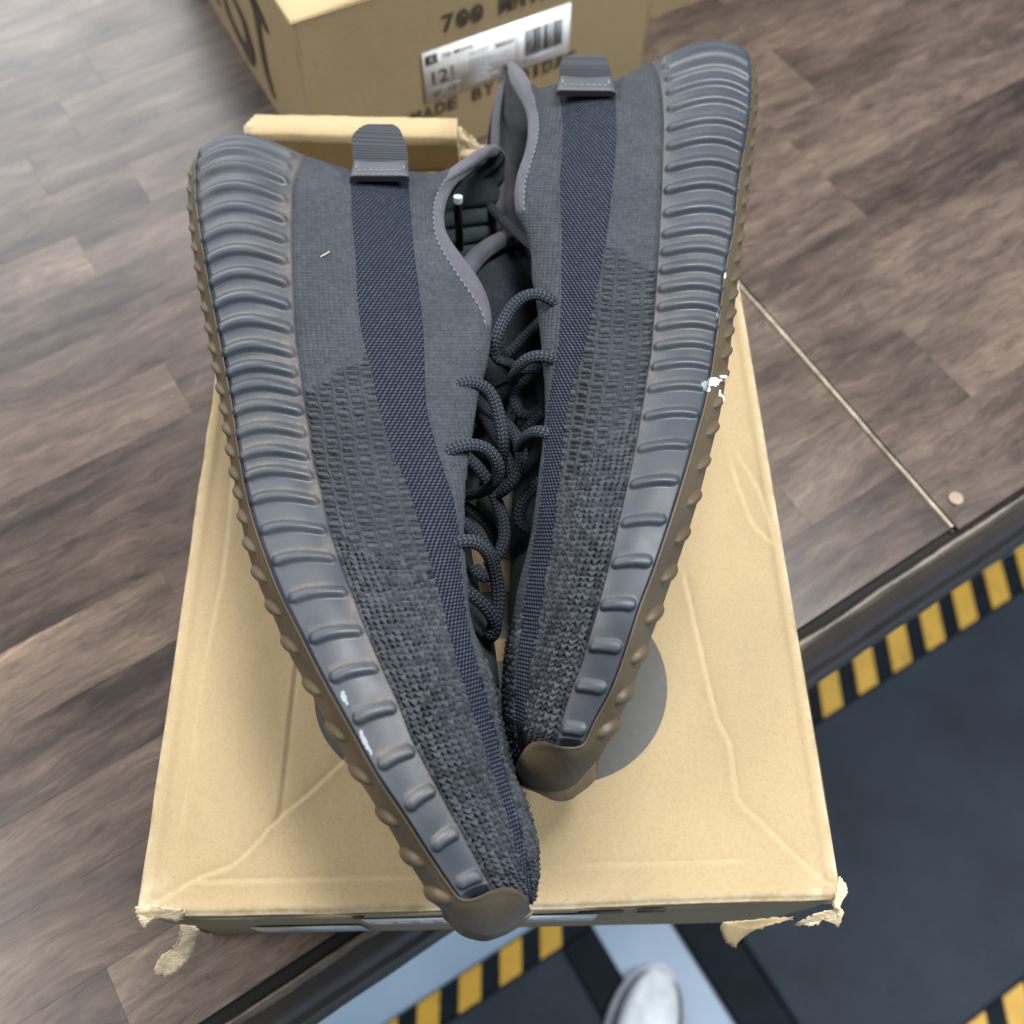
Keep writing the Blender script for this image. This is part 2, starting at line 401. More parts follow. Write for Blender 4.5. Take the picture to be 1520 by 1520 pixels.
def lid_h(u, v):
    h = -0.0012 * np.sin(np.pi * np.clip(u / BW, 0, 1)) * np.sin(np.pi * np.clip(v / BL, 0, 1))
    h = h + 0.0007 * (vnoise(u * 22, v * 22, 3) - 0.5) + 0.00025 * (vnoise(u * 90, v * 90, 4) - 0.5)
    for pl, d, w in cre:
        best = np.full(u.shape, 1e9); side = np.zeros(u.shape)
        for (x0, y0), (x1, y1) in zip(pl[:-1], pl[1:]):
            dx, dy = x1 - x0, y1 - y0; L2 = dx * dx + dy * dy + 1e-12
            t = np.clip(((u - x0) * dx + (v - y0) * dy) / L2, 0, 1)
            dd = np.hypot(u - x0 - t * dx, v - y0 - t * dy)
            sd = np.sign((u - x0) * dy - (v - y0) * dx)
            k = dd < best; best = np.where(k, dd, best); side = np.where(k, sd, side)
        h = h + d * side * np.exp(-(best / (w * 1.4))) * (1 - np.exp(-(best / 0.0004))) - d * 0.75 * np.exp(-(best / 0.0006) ** 2)
    return h
box = empty("shoe_box", (*(BO + BX * BW / 2 + BY * BL / 2), Z0 - BH)); tag(box, "worn tan shoe box with torn corners, lying under the two sneakers", "box", "cardboard shoe boxes on the counter")
RB = 0.0028
def edge_map(t, L):       # parameter that runs a bit past both ends for the rounded edges
    return t
uu = np.concatenate([[-0.0001, -0.0001], np.linspace(0, BW, 300), [BW + 0.0001, BW + 0.0001]])
vv = np.concatenate([[-0.0001, -0.0001], np.linspace(0, BL, 420), [BL + 0.0001, BL + 0.0001]])
UU, VV = np.meshgrid(uu, vv)
def roll(UU, VV):
    d = np.minimum(np.minimum(UU, BW - UU), np.minimum(VV, BL - VV))
    d = np.clip(d, 0, RB)
    return -RB + np.sqrt(np.clip(RB ** 2 - (RB - d) ** 2, 0, None))
H = lid_h(UU, VV) * smoothstep(0, 0.006, np.minimum(np.minimum(UU, BW - UU), np.minimum(VV, BL - VV))) + roll(UU, VV)
H = H + 0.0008 * np.exp(-((UU - 0.0045) / 0.0018) ** 2) + 0.0006 * np.exp(-((UU - BW + 0.004) / 0.0016) ** 2)
H[:1] -= 0.012; H[-1:] -= 0.012; H[:, :1] -= 0.012; H[:, -1:] -= 0.012
wedge = 0.0006 * (vnoise(VV * 70, UU * 0 + 1, 9) - 0.5)
X = BO[0] + BX[0] * (UU + wedge * (UU < 0.002)) + BY[0] * VV; Y = BO[1] + BX[1] * UU + BY[1] * (VV + 0.0012 * (vnoise(UU * 60, VV * 0, 5) - 0.5) * (VV < 0.004))
V = np.stack([X, Y, Z0 + H], -1)
dE = np.minimum(np.minimum(UU, BW - UU), np.minimum(VV, BL - VV))
crw = np.zeros(UU.shape)
for pl, d, w in cre:
    for (x0, y0), (x1, y1) in zip(pl[:-1], pl[1:]):
        t_ = np.clip(((UU - x0) * (x1 - x0) + (VV - y0) * (y1 - y0)) / ((x1 - x0) ** 2 + (y1 - y0) ** 2 + 1e-12), 0, 1)
        crw = np.maximum(crw, 0.20 * np.exp(-(np.hypot(UU - x0 - t_ * (x1 - x0), VV - y0 - t_ * (y1 - y0)) / 0.0007) ** 2))
wr = np.clip(0.95 * np.exp(-(dE / 0.0020) ** 2) + crw + 0.8 * np.exp(-(np.hypot(np.minimum(UU, BW - UU), VV) / 0.011) ** 2), 0, 1)
grids("lid_panel", [(V, False, {"wear": wr})], M_card, box, True, {"wear": 'FLOAT'})
def bpt(u, v): return BO + BX * u + BY * v
def wall(name, p, q, z0, z1, th, mat, parent, n=60, nz=6, wob=0.0008, lean=0.0):
    p = np.array(p); q = np.array(q); d = (q - p) / np.linalg.norm(q - p); nn = np.array([d[1], -d[0]])
    t = np.linspace(0, 1, n)[None, :]; zz = np.linspace(z1, z0, nz)[:, None]
    L = np.linalg.norm(q - p)
    w = wob * (vnoise(t * L * 25 + zz * 0, zz * 30 + 0 * t, 11) - 0.5)
    w = w - lean * ((z1 - zz) / (z1 - z0)) ** 1.0
    def sheet(off): return np.stack([p[0] + d[0] * t * L + nn[0] * (w + off), p[1] + d[1] * t * L + nn[1] * (w + off), Z0 + zz + 0 * t], -1)
    a, bk = sheet(0), sheet(-th)
    return grids(name, [(a, True, {}), (bk, False, {})], mat, parent)
fw_ = wall("front_panel", bpt(0.004, -0.0004), bpt(BW - 0.004, -0.0004), -BH, -0.003, 0.002, M_card2, box, lean=0.0045)
wall("side_panel", bpt(-0.0003, BL), bpt(-0.0003, 0.004), -BH, -0.003, 0.002, M_card2, box)
wall("side_panel", bpt(BW + 0.0003, 0.004), bpt(BW + 0.0003, BL), -BH, -0.003, 0.002, M_card2, box)
wall("rear_panel", bpt(BW, BL), bpt(0, BL), -BH, -0.003, 0.002, M_card2, box)
# stickers on the front face
def decal(name, p, d, s0, s1, z0, z1, mat, parent, off=0.0009, th=0.0003, lean=0.0):
    nn = np.array([d[1], -d[0]])
    pts = []
    for s, z, o_ in [(s0, z0, off), (s1, z0, off), (s1, z1, off), (s0, z1, off)]:
        pts.append([*(p + d * s + nn * (o_ - lean * (max(0, -0.003 - z) / (BH - 0.003)))), Z0 + z])
    back = [[a[0] - nn[0] * th, a[1] - nn[1] * th, a[2]] for a in pts]
    Vv = pts + back
    F = [(0, 1, 2, 3), (7, 6, 5, 4), (0, 4, 5, 1), (1, 5, 6, 2), (2, 6, 7, 3), (3, 7, 4, 0)]
    return raw_mesh(name, Vv, F, mat, parent, False)
pf = bpt(0, -0.0004)
decal("sticker", pf, BX, 0.0755, 0.163, -0.058, -0.024, M_labd, box, 0.0009, 0.0003, 0.0045)
decal("sticker", pf, BX, 0.028, 0.071, -0.086, -0.054, M_labd, box, 0.0009, 0.0003, 0.0045)
for k in range(9):
    s = 0.079 + k * 0.0085
    decal("print_mark", pf, BX, s, s + random.uniform(0.003, 0.007), -0.046, -0.036 + random.uniform(-0.004, 0.004), M_lab_grey, box, 0.0013, 0.0003, 0.0045)
for s0, s1 in ((0.074, 0.078), (0.155, 0.171), (0.176, 0.186)):
    decal("print_mark", pf, BX, s0, s1, -0.018, -0.010, M_ink2, box, 0.0011, 0.0003, 0.0045)
# print on the lid: dark rounded emblem with pale bars
def lidflat(name, poly, mat, off):
    poly = np.asarray(poly); cen = poly.mean(0); rings = [poly * k + cen * (1 - k) for k in (1.0, 0.8, 0.6, 0.4, 0.2, 0.02)]
    V = np.array([np.c_[r, np.zeros(len(r))] for r in rings]); 
    du = np.stack([(V[..., 0] - BO[0]) * BX[0] + (V[..., 1] - BO[1]) * BX[1], (V[..., 0] - BO[0]) * BY[0] + (V[..., 1] - BO[1]) * BY[1]], -1)
    V[..., 2] = Z0 + lid_h(du[..., 0], du[..., 1]) + off
    V = np.concatenate([V, V[:, :1]], 1)
    return grids(name, [(V, False, {})], mat, box)
def disc(cx, cy, r, n=180): 
    t = np.linspace(0, 2 * np.pi, n, endpoint=False); return np.c_[cx + r * np.cos(t), cy + r * np.sin(t)]
def rect(x0, x1, y0, y1, n=12):
    t = np.linspace(0, 1, n, endpoint=False)[:, None]
    c = [np.array(p) for p in ((x0, y0), (x1, y0), (x1, y1), (x0, y1))]
    return np.concatenate([c[i] * (1 - t) + c[(i + 1) % 4] * t for i in range(4)])
M_emb = plain("emblem_print", (0.036, 0.037, 0.031), 0.55, 220, 0.14)
lidflat("printed_emblem", disc(0.021, 0.1288, 0.0390), M_emb, 0.00030)
lidflat("printed_emblem", disc(-0.0424, 0.125, 0.0335), M_emb, 0.00036)
lidflat("printed_emblem", rect(-0.035, 0.012, 0.1466, 0.167), M_emb, 0.00042)
lidflat("printed_emblem", rect(-0.035, 0.012, 0.112, 0.1371), M_emb, 0.00048)
lidflat("printed_emblem", disc(0.006, 0.222, 0.0415), M_emb, 0.00054)
lidflat("emblem_gap", rect(-0.030, 0.006, 0.1371, 0.1466), M_card, 0.00070)
lidflat("emblem_gap", rect(-0.030, 0.006, 0.167, 0.1806), M_card, 0.00076)
# rear flap: folded double wall, upright, torn at its right end
def flap(u0, u1, h, d, name, slope=0.0):
    n = 90; t = np.linspace(u0, u1, n); prof = []
    K = [(0.0, -0.002), (0.0002, h * 0.5), (0.0, h - 0.0012), (0.0010, h), (d * 0.5, h + 0.0006), (d - 0.001, h), (d, h - 0.0012), (d + 0.0005, h * 0.4), (d, -BH * 0.9)]
    V = np.zeros((n, len(K), 3))
    for j, (vv_, z) in enumerate(K):
        wv = 0.0007 * (vnoise(t * 130, np.full(n, j * 3.1), 5) - 0.5) + 0.0012 * (vnoise(t * 25, np.full(n, 2.), 6) - 0.5)
        xy = BO + np.outer(t, BX) + np.outer(BL + vv_ + wv, BY)
        V[:, j, :2] = xy; V[:, j, 2] = Z0 + z + wv * 0.7 + (slope * (t - (u0 + u1) / 2) if z > 0.004 else 0)
    o = grids(name, [(V, True, {})], M_card, box)
    cap = []
    for i in (0, n - 1):
        cap.append(np.stack([V[i], V[i] * 0 + V[i].mean(0)]))
    grids("torn_flap_end", [(c_, False, {}) for c_ in cap], M_torn, box)
    return o
flap(0.010, 0.1115, 0.0225, 0.0145, "rear_flap", -0.055)
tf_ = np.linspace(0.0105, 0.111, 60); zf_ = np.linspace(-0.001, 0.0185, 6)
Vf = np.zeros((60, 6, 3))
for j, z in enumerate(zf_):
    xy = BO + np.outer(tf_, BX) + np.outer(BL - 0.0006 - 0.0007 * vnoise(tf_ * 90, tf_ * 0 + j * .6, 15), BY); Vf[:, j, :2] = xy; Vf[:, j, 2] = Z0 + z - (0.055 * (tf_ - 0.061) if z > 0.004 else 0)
grids("flap_shade_sheet", [(Vf, True, {})], M_flap_shade, box)  # added sheet: shade of the flap face painted as darker brown
flap(0.1125, 0.236, 0.0085, 0.0075, "rear_flap")

def rag(name, px, zs, th, parent, mat=M_torn, seed=0, rough=0.00022):
    """irregular torn scrap: outline in the photograph, heights per point, thickness"""
    P = catmull(np.array(px + [px[0]], float), 8)[:-1]; Z = catmull(np.array([[z, 0] for z in zs + [zs[0]]], float), 8)[:-1, 0]
    Vt = U(P[:, 0], P[:, 1], Z); r = np.random.default_rng(seed)
    Vt = Vt + r.normal(0, rough, Vt.shape); cen = Vt.mean(0)
    Vs = np.stack([gsm(np.r_[Vt[-9:], Vt, Vt[:9]][:, j], 3)[9:-9] for j in range(3)], -1); rings = []
    for k, lift in ((1.0, -th), (1.0, 0.0), (0.93, th * 0.12), (0.75, th * 0.1), (0.5, th * 0.05), (0.25, 0.0), (0.02, 0.0)):
        R = cen + ((Vt if k > 0.99 else Vs) - cen) * k; R[:, 2] += lift + 0.0009 * (vnoise(R[:, 0] * 260, R[:, 1] * 260, seed) - 0.5) * (k < 0.99); rings.append(R)
    V = np.array(rings); V = np.concatenate([V, V[:, :1]], 1)
    return grids(name, [(V, False, {})], mat, parent)
rag("torn_scrap", [(266, 1372), (292, 1376), (288, 1394), (281, 1416), (262, 1440), (242, 1449), (229, 1445), (236, 1424), (256, 1406), (266, 1390)], [-0.010, -0.010, -0.018, -0.026, -0.031, -0.036, -0.035, -0.029, -0.022, -0.015], 0.0024, box, M_torn, 1)
rag("torn_scrap", [(200, 1348), (222, 1343), (246, 1347), (275, 1352), (262, 1366), (238, 1363), (222, 1368), (212, 1376), (206, 1364)], [0.0, 0.0005, 0.0005, 0.0, -0.004, -0.004, -0.004, -0.005, -0.003], 0.002, box, M_torn, 2)
rag("torn_scrap", [(1070, 1368), (1108, 1366), (1150, 1362), (1180, 1362), (1152, 1371), (1120, 1381), (1103, 1392), (1090, 1405), (1080, 1398), (1074, 1386)], [-0.012, -0.012, -0.010, -0.008, -0.010, -0.014, -0.018, -0.021, -0.019, -0.016], 0.0022, box, M_card2, 3)
rag("torn_scrap", [(1180, 1372), (1205, 1358), (1235, 1350), (1252, 1352), (1246, 1374), (1240, 1372), (1228, 1360), (1212, 1372), (1195, 1373)], [-0.008, -0.004, -0.002, -0.002, -0.006, -0.006, -0.004, -0.006, -0.008], 0.0018, box, M_torn, 4, 0.0002)
rag("torn_scrap", [(1246, 1300), (1256, 1312), (1259, 1325), (1250, 1338), (1247, 1350), (1238, 1344), (1241, 1325)], [-0.001, -0.001, -0.002, -0.001, 0.0, 0.0, 0.001], 0.002, box, M_torn, 5, 0.0002)
rag("torn_scrap", [(360, 190), (372, 178), (384, 170), (394, 176), (392, 190), (380, 198), (366, 200)], [0.016, 0.018, 0.020, 0.020, 0.016, 0.014, 0.013], 0.003, box, M_torn, 6, 0.0003)
rag("torn_scrap", [(680, 186), (694, 196), (706, 208), (714, 224), (704, 226), (692, 214), (682, 204)], [0.020, 0.018, 0.014, 0.009, 0.008, 0.012, 0.017], 0.002, box, M_torn, 7, 0.0002)

# ------------------------------------------------------------------ the two boxes behind
def carton(name, corner, ang, length, depth, h, label):
    t = np.array([math.cos(ang), math.sin(ang)]); q = np.array([-t[1], t[0]])
    bx = empty(name, (*(corner + t * length / 2 + q * depth / 2), Z0 + HC)); tag(bx, label, "box", "cardboard shoe boxes on the counter")
    a, b_, c_, d_ = corner, corner + t * length, corner + t * length + q * depth, corner + q * depth
    zb, zt = HC + 0.0006, HC + h
    wall("front_panel", a, b_, zb, zt - 0.0012, 0.002, M_card2, bx)
    wall("side_panel", d_, a, zb, zt - 0.0012, 0.002, M_card2, bx)
    wall("side_panel", b_, c_, zb, zt - 0.0012, 0.002, M_card2, bx)
    wall("rear_panel", c_, d_, zb, zt - 0.0012, 0.002, M_card2, bx)
    n = 50; s = np.linspace(-0.0006, length + 0.0006, n); w = np.linspace(-0.0006, depth + 0.0006, n); S, Q = np.meshgrid(s, w)
    d = np.minimum(np.minimum(S, length - S), np.minimum(Q, depth - Q)) + 0.0006
    Hh = -0.0022 * np.exp(-d / 0.0016) + 0.0006 * (vnoise(S * 20, Q * 20, 8) - 0.5) - 0.002 * np.sin(np.pi * np.clip(S / length, 0, 1)) * np.sin(np.pi * np.clip(Q / depth, 0, 1))
    V = np.stack([corner[0] + t[0] * S + q[0] * Q, corner[1] + t[1] * S + q[1] * Q, Z0 + zt + Hh], -1)
    grids("lid_panel", [(V, False, {})], M_card, bx)
    return bx, t, q
BANG = math.radians(28.0)
c0 = np.array([-0.119, 0.4907])
bbox, bt, bq = carton("shoe_box", c0, BANG, 0.2375, 0.33, 0.1245, "upright tan shoe box behind the sneakers with white size label and dark lettering")
c3 = np.array([0.107, 0.6685]) - np.array([math.cos(BANG), math.sin(BANG)]) * 0.10
carton("shoe_box", c3 + np.array([-math.sin(BANG), math.cos(BANG)]) * 0.0, BANG, 0.33, 0.24, 0.10, "tan shoe box cut off by the photo's top edge, behind the size-labelled box")

def text_on(txt, p, d, s0, z0, cap, width, mat, parent, name="lettering", off=0.0009, skew=1.0, bold=0.0):
    cu = bpy.data.curves.new(name, 'FONT'); cu.body = txt; cu.size = 1.0; cu.extrude = 0.0; cu.offset = bold
    o = bpy.data.objects.new("tmp_text", cu); COL.objects.link(o)
    dg = bpy.context.evaluated_depsgraph_get(); me = bpy.data.meshes.new_from_object(o.evaluated_get(dg))
    bpy.data.objects.remove(o)
    co = np.zeros(len(me.vertices) * 3, np.float32); me.vertices.foreach_get("co", co); co = co.reshape(-1, 3)
    x0, x1 = co[:, 0].min(), co[:, 0].max(); y0, y1 = co[:, 1].min(), co[:, 1].max()
    nn = np.array([d[1], -d[0]]); P3 = np.zeros_like(co)
    xx = (co[:, 0] - x0) / (x1 - x0) * width + s0; zz = (co[:, 1] - y0) / (y1 - y0) * cap + z0
    P3[:, 0] = p[0] + d[0] * xx + nn[0] * off; P3[:, 1] = p[1] + d[1] * xx + nn[1] * off; P3[:, 2] = Z0 + zz
    me.vertices.foreach_set("co", P3.ravel()); me.update(); me.name = name
    return link_mesh(name, me, mat, parent)
def mono(txt, s0, adv, z0, cap, mat, wfrac=0.76, slope=0.0, p=c0, d=bt, off=0.0009):
    for k, ch in enumerate(txt):
        if ch != " ":
            wf = wfrac * (0.35 if ch == "I" else 1)
            text_on(ch, p, d, s0 + k * adv + (adv * (wfrac - wf) / 2), z0 + slope * k * adv, cap, adv * wf, mat, bbox, "lettering", off, 1, 0.022)
mono("700 MNVN", 0.0885, 0.0095, HC + 0.0868, 0.0112, M_ink2, 0.82, -0.01)
for k in (1, 2): decal("lettering", c0, bt, 0.0885 + 0.0095 * k + 0.0034, 0.0885 + 0.0095 * k + 0.0046, HC + 0.0895, HC + 0.0952, M_ink2, bbox)
mono("MADE BY ADIDAS", 0.0630, 0.0086, HC + 0.0308, 0.0090, M_ink2, 0.78, 0.03)
lz0, lz1, ls0, ls1 = HC + 0.0432, HC + 0.0782, 0.0737, 0.1755
decal("size_label", c0, bt, ls0, ls1, lz0, lz1, M_lab, bbox, 0.0011)
def L(s0, s1, z0, z1, mat=M_lab_ink): decal("label_print", c0, bt, ls0 + s0, ls0 + s1, lz0 + z0, lz0 + z1, mat, bbox, 0.0014, 0.0002)
L(0.0015, 0.0095, 0.0262, 0.0325)
text_on("A", c0, bt, ls0 + 0.0040, lz0 + 0.0275, 0.0035, 0.003, M_lab, bbox, "lettering", 0.0016)
text_on("700 MNVN", c0, bt, ls0 + 0.0125, lz0 + 0.0272, 0.0036, 0.021, M_lab_ink, bbox, "lettering", 0.0014, 1, 0.02)
text_on("12", c0, bt, ls0 + 0.0050, lz0 + 0.0110, 0.0095, 0.0110, M_lab_ink, bbox, "lettering", 0.0014, 1, 0.02)
text_on("1", c0, bt, ls0 + 0.0180, lz0 + 0.0165, 0.0042, 0.0014, M_lab_ink, bbox, "lettering", 0.0014)
text_on("2", c0, bt, ls0 + 0.0177, lz0 + 0.0100, 0.0042, 0.0024, M_lab_ink, bbox, "lettering", 0.0014)
L(0.0174, 0.0208, 0.0150, 0.0156)
text_on("47", c0, bt, ls0 + 0.0050, lz0 + 0.0016, 0.0040, 0.0050, M_lab_ink, bbox, "lettering", 0.0014)
text_on("12", c0, bt, ls0 + 0.0160, lz0 + 0.0030, 0.0040, 0.0048, M_lab_ink, bbox, "lettering", 0.0014)
L(0.0005, 0.0240, 0.0078, 0.0081, M_lab_grey); L(0.0240, 0.0243, 0.0005, 0.0260, M_lab_grey); L(0.0128, 0.0131, 0.0005, 0.0078, M_lab_grey)
L(0.0005, 0.0640, 0.0256, 0.0259, M_lab_grey); L(0.0640, 0.0643, 0.0020, 0.0300, M_lab_grey); L(0.0270, 0.0272, 0.0005, 0.0260, M_lab_grey)
text_on("BROGRY", c0, bt, ls0 + 0.0310, lz0 + 0.0222, 0.0028, 0.0130, M_lab_grey, bbox, "lettering", 0.0014)
L(0.049, 0.062, 0.0222, 0.0246, M_lab_grey)
for k in range(9): L(0.0305, 0.0305 + random.uniform(0.012, 0.030), 0.0025 + k * 0.0021, 0.0032 + k * 0.0021, M_lab_grey)
x = 0.070
while x < 0.0965:
    w_ = random.choice([0.0003, 0.0005, 0.0009, 0.0013]); L(x, x + w_, 0.0085, 0.0265, random.choice([M_lab_ink, M_lab_grey])); x += w_ + random.choice([0.0003, 0.0005, 0.0008])
L(0.068, 0.090, 0.0050, 0.0064, M_lab_grey)
# hand-lettered strokes on the left side of that box
qL = np.array([-math.sin(math.radians(BANG * 57.29578)), math.cos(BANG)])
def side_pt(px):
    d = FW + np.array([1., 0, 0]) * ((px[0] - 760) / FPX) + UPV * ((760 - px[1]) / FPX)
    nn = -bt; C = np.array([0, 0, CZ]); k = ((c0 - C[:2]) @ nn) / (d[:2] @ nn); p = C + d * k
    return np.array([(p[:2] - c0) @ bq, p[2]])
def ribbon(pl, wd, name="lettering"):
    S = np.array([side_pt(p) for p in catmull(np.array(pl, float), 8)]); wv = np.interp(np.linspace(0, 1, len(S)), np.linspace(0, 1, len(wd)), wd)
    T = np.gradient(S, axis=0); T /= np.linalg.norm(T, axis=1)[:, None]; Nn = np.c_[-T[:, 1], T[:, 0]]
    V = np.zeros((len(S), 2, 3))
    for j, sg in enumerate((-1, 1)):
        q = S + Nn * (sg * wv / 2)[:, None]; xy = c0 + np.outer(q[:, 0], bq) - bt * 0.0010
        V[:, j, :2] = xy; V[:, j, 2] = Z0 + q[:, 1]
    grids(name, [(V, False, {})], M_ink2, bbox)
ribbon([(333, -6), (340, 18), (350, 42), (360, 62), (368, 78), (372, 82), (372, 70), (368, 52), (362, 30), (354, 12), (346, -6)], [0.006, 0.008, 0.009, 0.011, 0.013, 0.013, 0.011, 0.008, 0.007, 0.006])
ribbon([(374, -6), (381, 20), (386, 50), (392, 85), (399, 115), (409, 146)], [0.014, 0.010, 0.008, 0.008, 0.008, 0.005])
ribbon([(374, -6), (384, 16), (392, 32), (399, 48)], [0.014, 0.012, 0.009, 0.004])
ribbon([(322, -6), (328, 8)], [0.008, 0.003])

# ------------------------------------------------------------------ SNEAKERS
def knit_mat(name, col, light, mesh=False):
    m, nt, b = new_mat(name)
    k = attr(nt, "kuv"); sp = N(nt, "ShaderNodeSeparateXYZ"); nt.links.new(k, sp.inputs[0]); u, v, zc = sp.outputs
    c = coord(nt)
    if mesh:
        n1 = noise(nt, c, 700, 3)
        f = val(nt, 'ADD', val(nt, 'MULTIPLY', zc, 0.85), val(nt, 'MULTIPLY', n1, 0.2))
        nt.links.new(ramp(nt, f, [(0.15, tuple(x * 0.45 for x in col)), (0.5, col), (0.95, light)]), b.inputs["Base Color"])
        bump(nt, b, n1, 0.3, 0.0002)
    else:
        n1 = noise(nt, c, 900, 3, 0.7); n2 = noise(nt, c, 45, 4)
        fib = val(nt, 'SINE', val(nt, 'MULTIPLY', val(nt, 'ADD', u, val(nt, 'MULTIPLY', n1, 0.9)), 6.2832 / 0.55))
        f = val(nt, 'ADD', val(nt, 'MULTIPLY', n1, 0.7), val(nt, 'MULTIPLY', n2, 0.5))
        colr = ramp(nt, f, [(0.30, tuple(x * 0.72 for x in col)), (0.60, col), (0.85, light)])
        nt.links.new(mixc(nt, zc, colr, light), b.inputs["Base Color"])
        bump(nt, b, val(nt, 'ADD', val(nt, 'MULTIPLY', fib, 0.35), n1), 0.45, 0.0003)
    b.inputs["Roughness"].default_value = 0.85; b.inputs["Specular IOR Level"].default_value = 0.08
    b.inputs["Sheen Weight"].default_value = 0.0; b.inputs["Sheen Roughness"].default_value = 0.5
    return m
M_knit = knit_mat("charcoal_knit", (0.021, 0.0245, 0.030), (0.064, 0.071, 0.082))
M_mesh = knit_mat("navy_mesh_stripe", (0.014, 0.018, 0.028), (0.066, 0.080, 0.108), True)

m, nt, b = new_mat("slate_rubber_midsole"); c = coord(nt)
n1 = noise(nt, c, 30, 5); n2 = noise(nt, c, 700, 3, 0.7)
colr = ramp(nt, n1, [(0.3, (0.019, 0.026, 0.036)), (0.7, (0.031, 0.039, 0.051))])
dust = attr(nt, "dust", "Fac"); chip_glint_fac = attr(nt, "chip_glint", "Fac")
df = val(nt, 'MULTIPLY', dust, ramp(nt, n2, [(0.35, 0.45), (0.7, 1.0)]))
colr = mixc(nt, df, colr, (0.155, 0.125, 0.095)); colr = mixc(nt, chip_glint_fac, colr, (0.20, 0.24, 0.26))  # pale mix: real paint chips, plus highlight glints painted into the colour
nt.links.new(colr, b.inputs["Base Color"])
nt.links.new(val(nt, 'ADD', val(nt, 'MULTIPLY', dust, 0.3), ramp(nt, noise(nt, c, 55, 3), [(0.3, 0.36), (0.7, 0.54)])), b.inputs["Roughness"])
b.inputs["Specular IOR Level"].default_value = 0.42
bump(nt, b, noise(nt, c, 1200, 2), 0.06, 0.0003); M_mid = m

m, nt, b = new_mat("brown_gum_rubber"); c = coord(nt)
colr = ramp(nt, noise(nt, c, 38, 5), [(0.3, (0.046, 0.034, 0.019)), (0.7, (0.078, 0.057, 0.032))])
colr = mixc(nt, val(nt, 'MULTIPLY', noise(nt, c, 500, 3), 0.16), colr, (0.20, 0.165, 0.12))
colr = mixc(nt, attr(nt, "chip_glint", "Fac"), colr, (0.72, 0.72, 0.70))
nt.links.new(colr, b.inputs["Base Color"]); b.inputs["Roughness"].default_value = 0.46
b.inputs["Specular IOR Level"].default_value = 0.38; bump(nt, b, noise(nt, c, 520, 4, 0.7), 0.25, 0.0005); M_gum = m

m, nt, b = new_mat("collar_binding_fabric"); c = coord(nt)
nt.links.new(ramp(nt, noise(nt, c, 260, 4, 0.7), [(0.3, (0.034, 0.034, 0.047)), (0.75, (0.058, 0.057, 0.077))]), b.inputs["Base Color"])
b.inputs["Roughness"].default_value = 0.8; b.inputs["Sheen Weight"].default_value = 0.15; bump(nt, b, noise(nt, c, 1500, 2), 0.3, 0.0003); M_bind = m
M_line = plain("dark_lining_fabric", (0.024, 0.032, 0.036), 0.8, 300, 0.25, 0.4, 0.2)
M_lineg = plain("grey_lining_fabric", (0.055, 0.058, 0.066), 0.85, 300, 0.2, 0.4, 0.2)
M_tongue = knit_mat("tongue_twill_knit", (0.020, 0.024, 0.030), (0.075, 0.086, 0.104))
M_pad = plain("teal_grey_padding", (0.022, 0.034, 0.038), 0.75, 260, 0.2, 0.3, 0.25)
M_web = None
m, nt, b = new_mat("ribbed_webbing"); k = attr(nt, "kuv"); sp = N(nt, "ShaderNodeSeparateXYZ"); nt.links.new(k, sp.inputs[0])
s = val(nt, 'SINE', val(nt, 'MULTIPLY', sp.outputs[0], 6.2832 / 1.25)); s2 = val(nt, 'SINE', val(nt, 'MULTIPLY', sp.outputs[1], 6.2832 / 0.9))
nt.links.new(ramp(nt, val(nt, 'MULTIPLY_ADD', val(nt, 'ADD', s, val(nt, 'MULTIPLY', s2, 0.3)), 0.35, 0.5), [(0.1, (0.009, 0.011, 0.015)), (0.8, (0.032, 0.037, 0.047))]), b.inputs["Base Color"])
b.inputs["Roughness"].default_value = 0.85; bump(nt, b, s, 0.5, 0.0004); M_web = m
M_patch = plain("smooth_grey_patch", (0.046, 0.047, 0.058), 0.55, 90, 0.15, 0.2)
M_thread = plain("grey_thread", (0.13, 0.14, 0.17), 0.7, 300, 0.2)
M_fluff = plain("rubber_flash_edge", (0.33, 0.28, 0.2), 0.7, 300, 0.3)
m, nt, b = new_mat("braided_lace"); k = attr(nt, "kuv"); sp = N(nt, "ShaderNodeSeparateXYZ"); nt.links.new(k, sp.inputs[0])
u, v, _ = sp.outputs
tri = val(nt, 'PINGPONG', val(nt, 'MULTIPLY', v, 10 / 6.2832), 1.0)
s = val(nt, 'SINE', val(nt, 'ADD', val(nt, 'MULTIPLY', u, 6.2832 / 1.5), val(nt, 'MULTIPLY', tri, 4.0)))
gr = ramp(nt, val(nt, 'ABSOLUTE', val(nt, 'SUBTRACT', tri, 0.5)), [(0.30, 1.0), (0.5, 0.15)])
hh = val(nt, 'MULTIPLY', val(nt, 'MULTIPLY_ADD', s, 0.35, 0.65), gr)
nt.links.new(ramp(nt, hh, [(0.05, (0.010, 0.013, 0.018)), (0.55, (0.012, 0.016, 0.024)), (0.95, (0.054, 0.066, 0.084))]), b.inputs["Base Color"])
b.inputs["Roughness"].default_value = 0.75; b.inputs["Specular IOR Level"].default_value = 0.15; bump(nt, b, hh, 0.8, 0.0005); M_lace = m
M_agl = plain("black_aglet_plastic", (0.012, 0.011, 0.016), 0.25, 60, 0.1)
m, nt, b = new_mat("clear_aglet_tip"); b.inputs["Base Color"].default_value = (0.6, 0.63, 0.65, 1); b.inputs["Roughness"].default_value = 0.2; b.inputs["Transmission Weight"].default_value = 0.35; M_tip = m

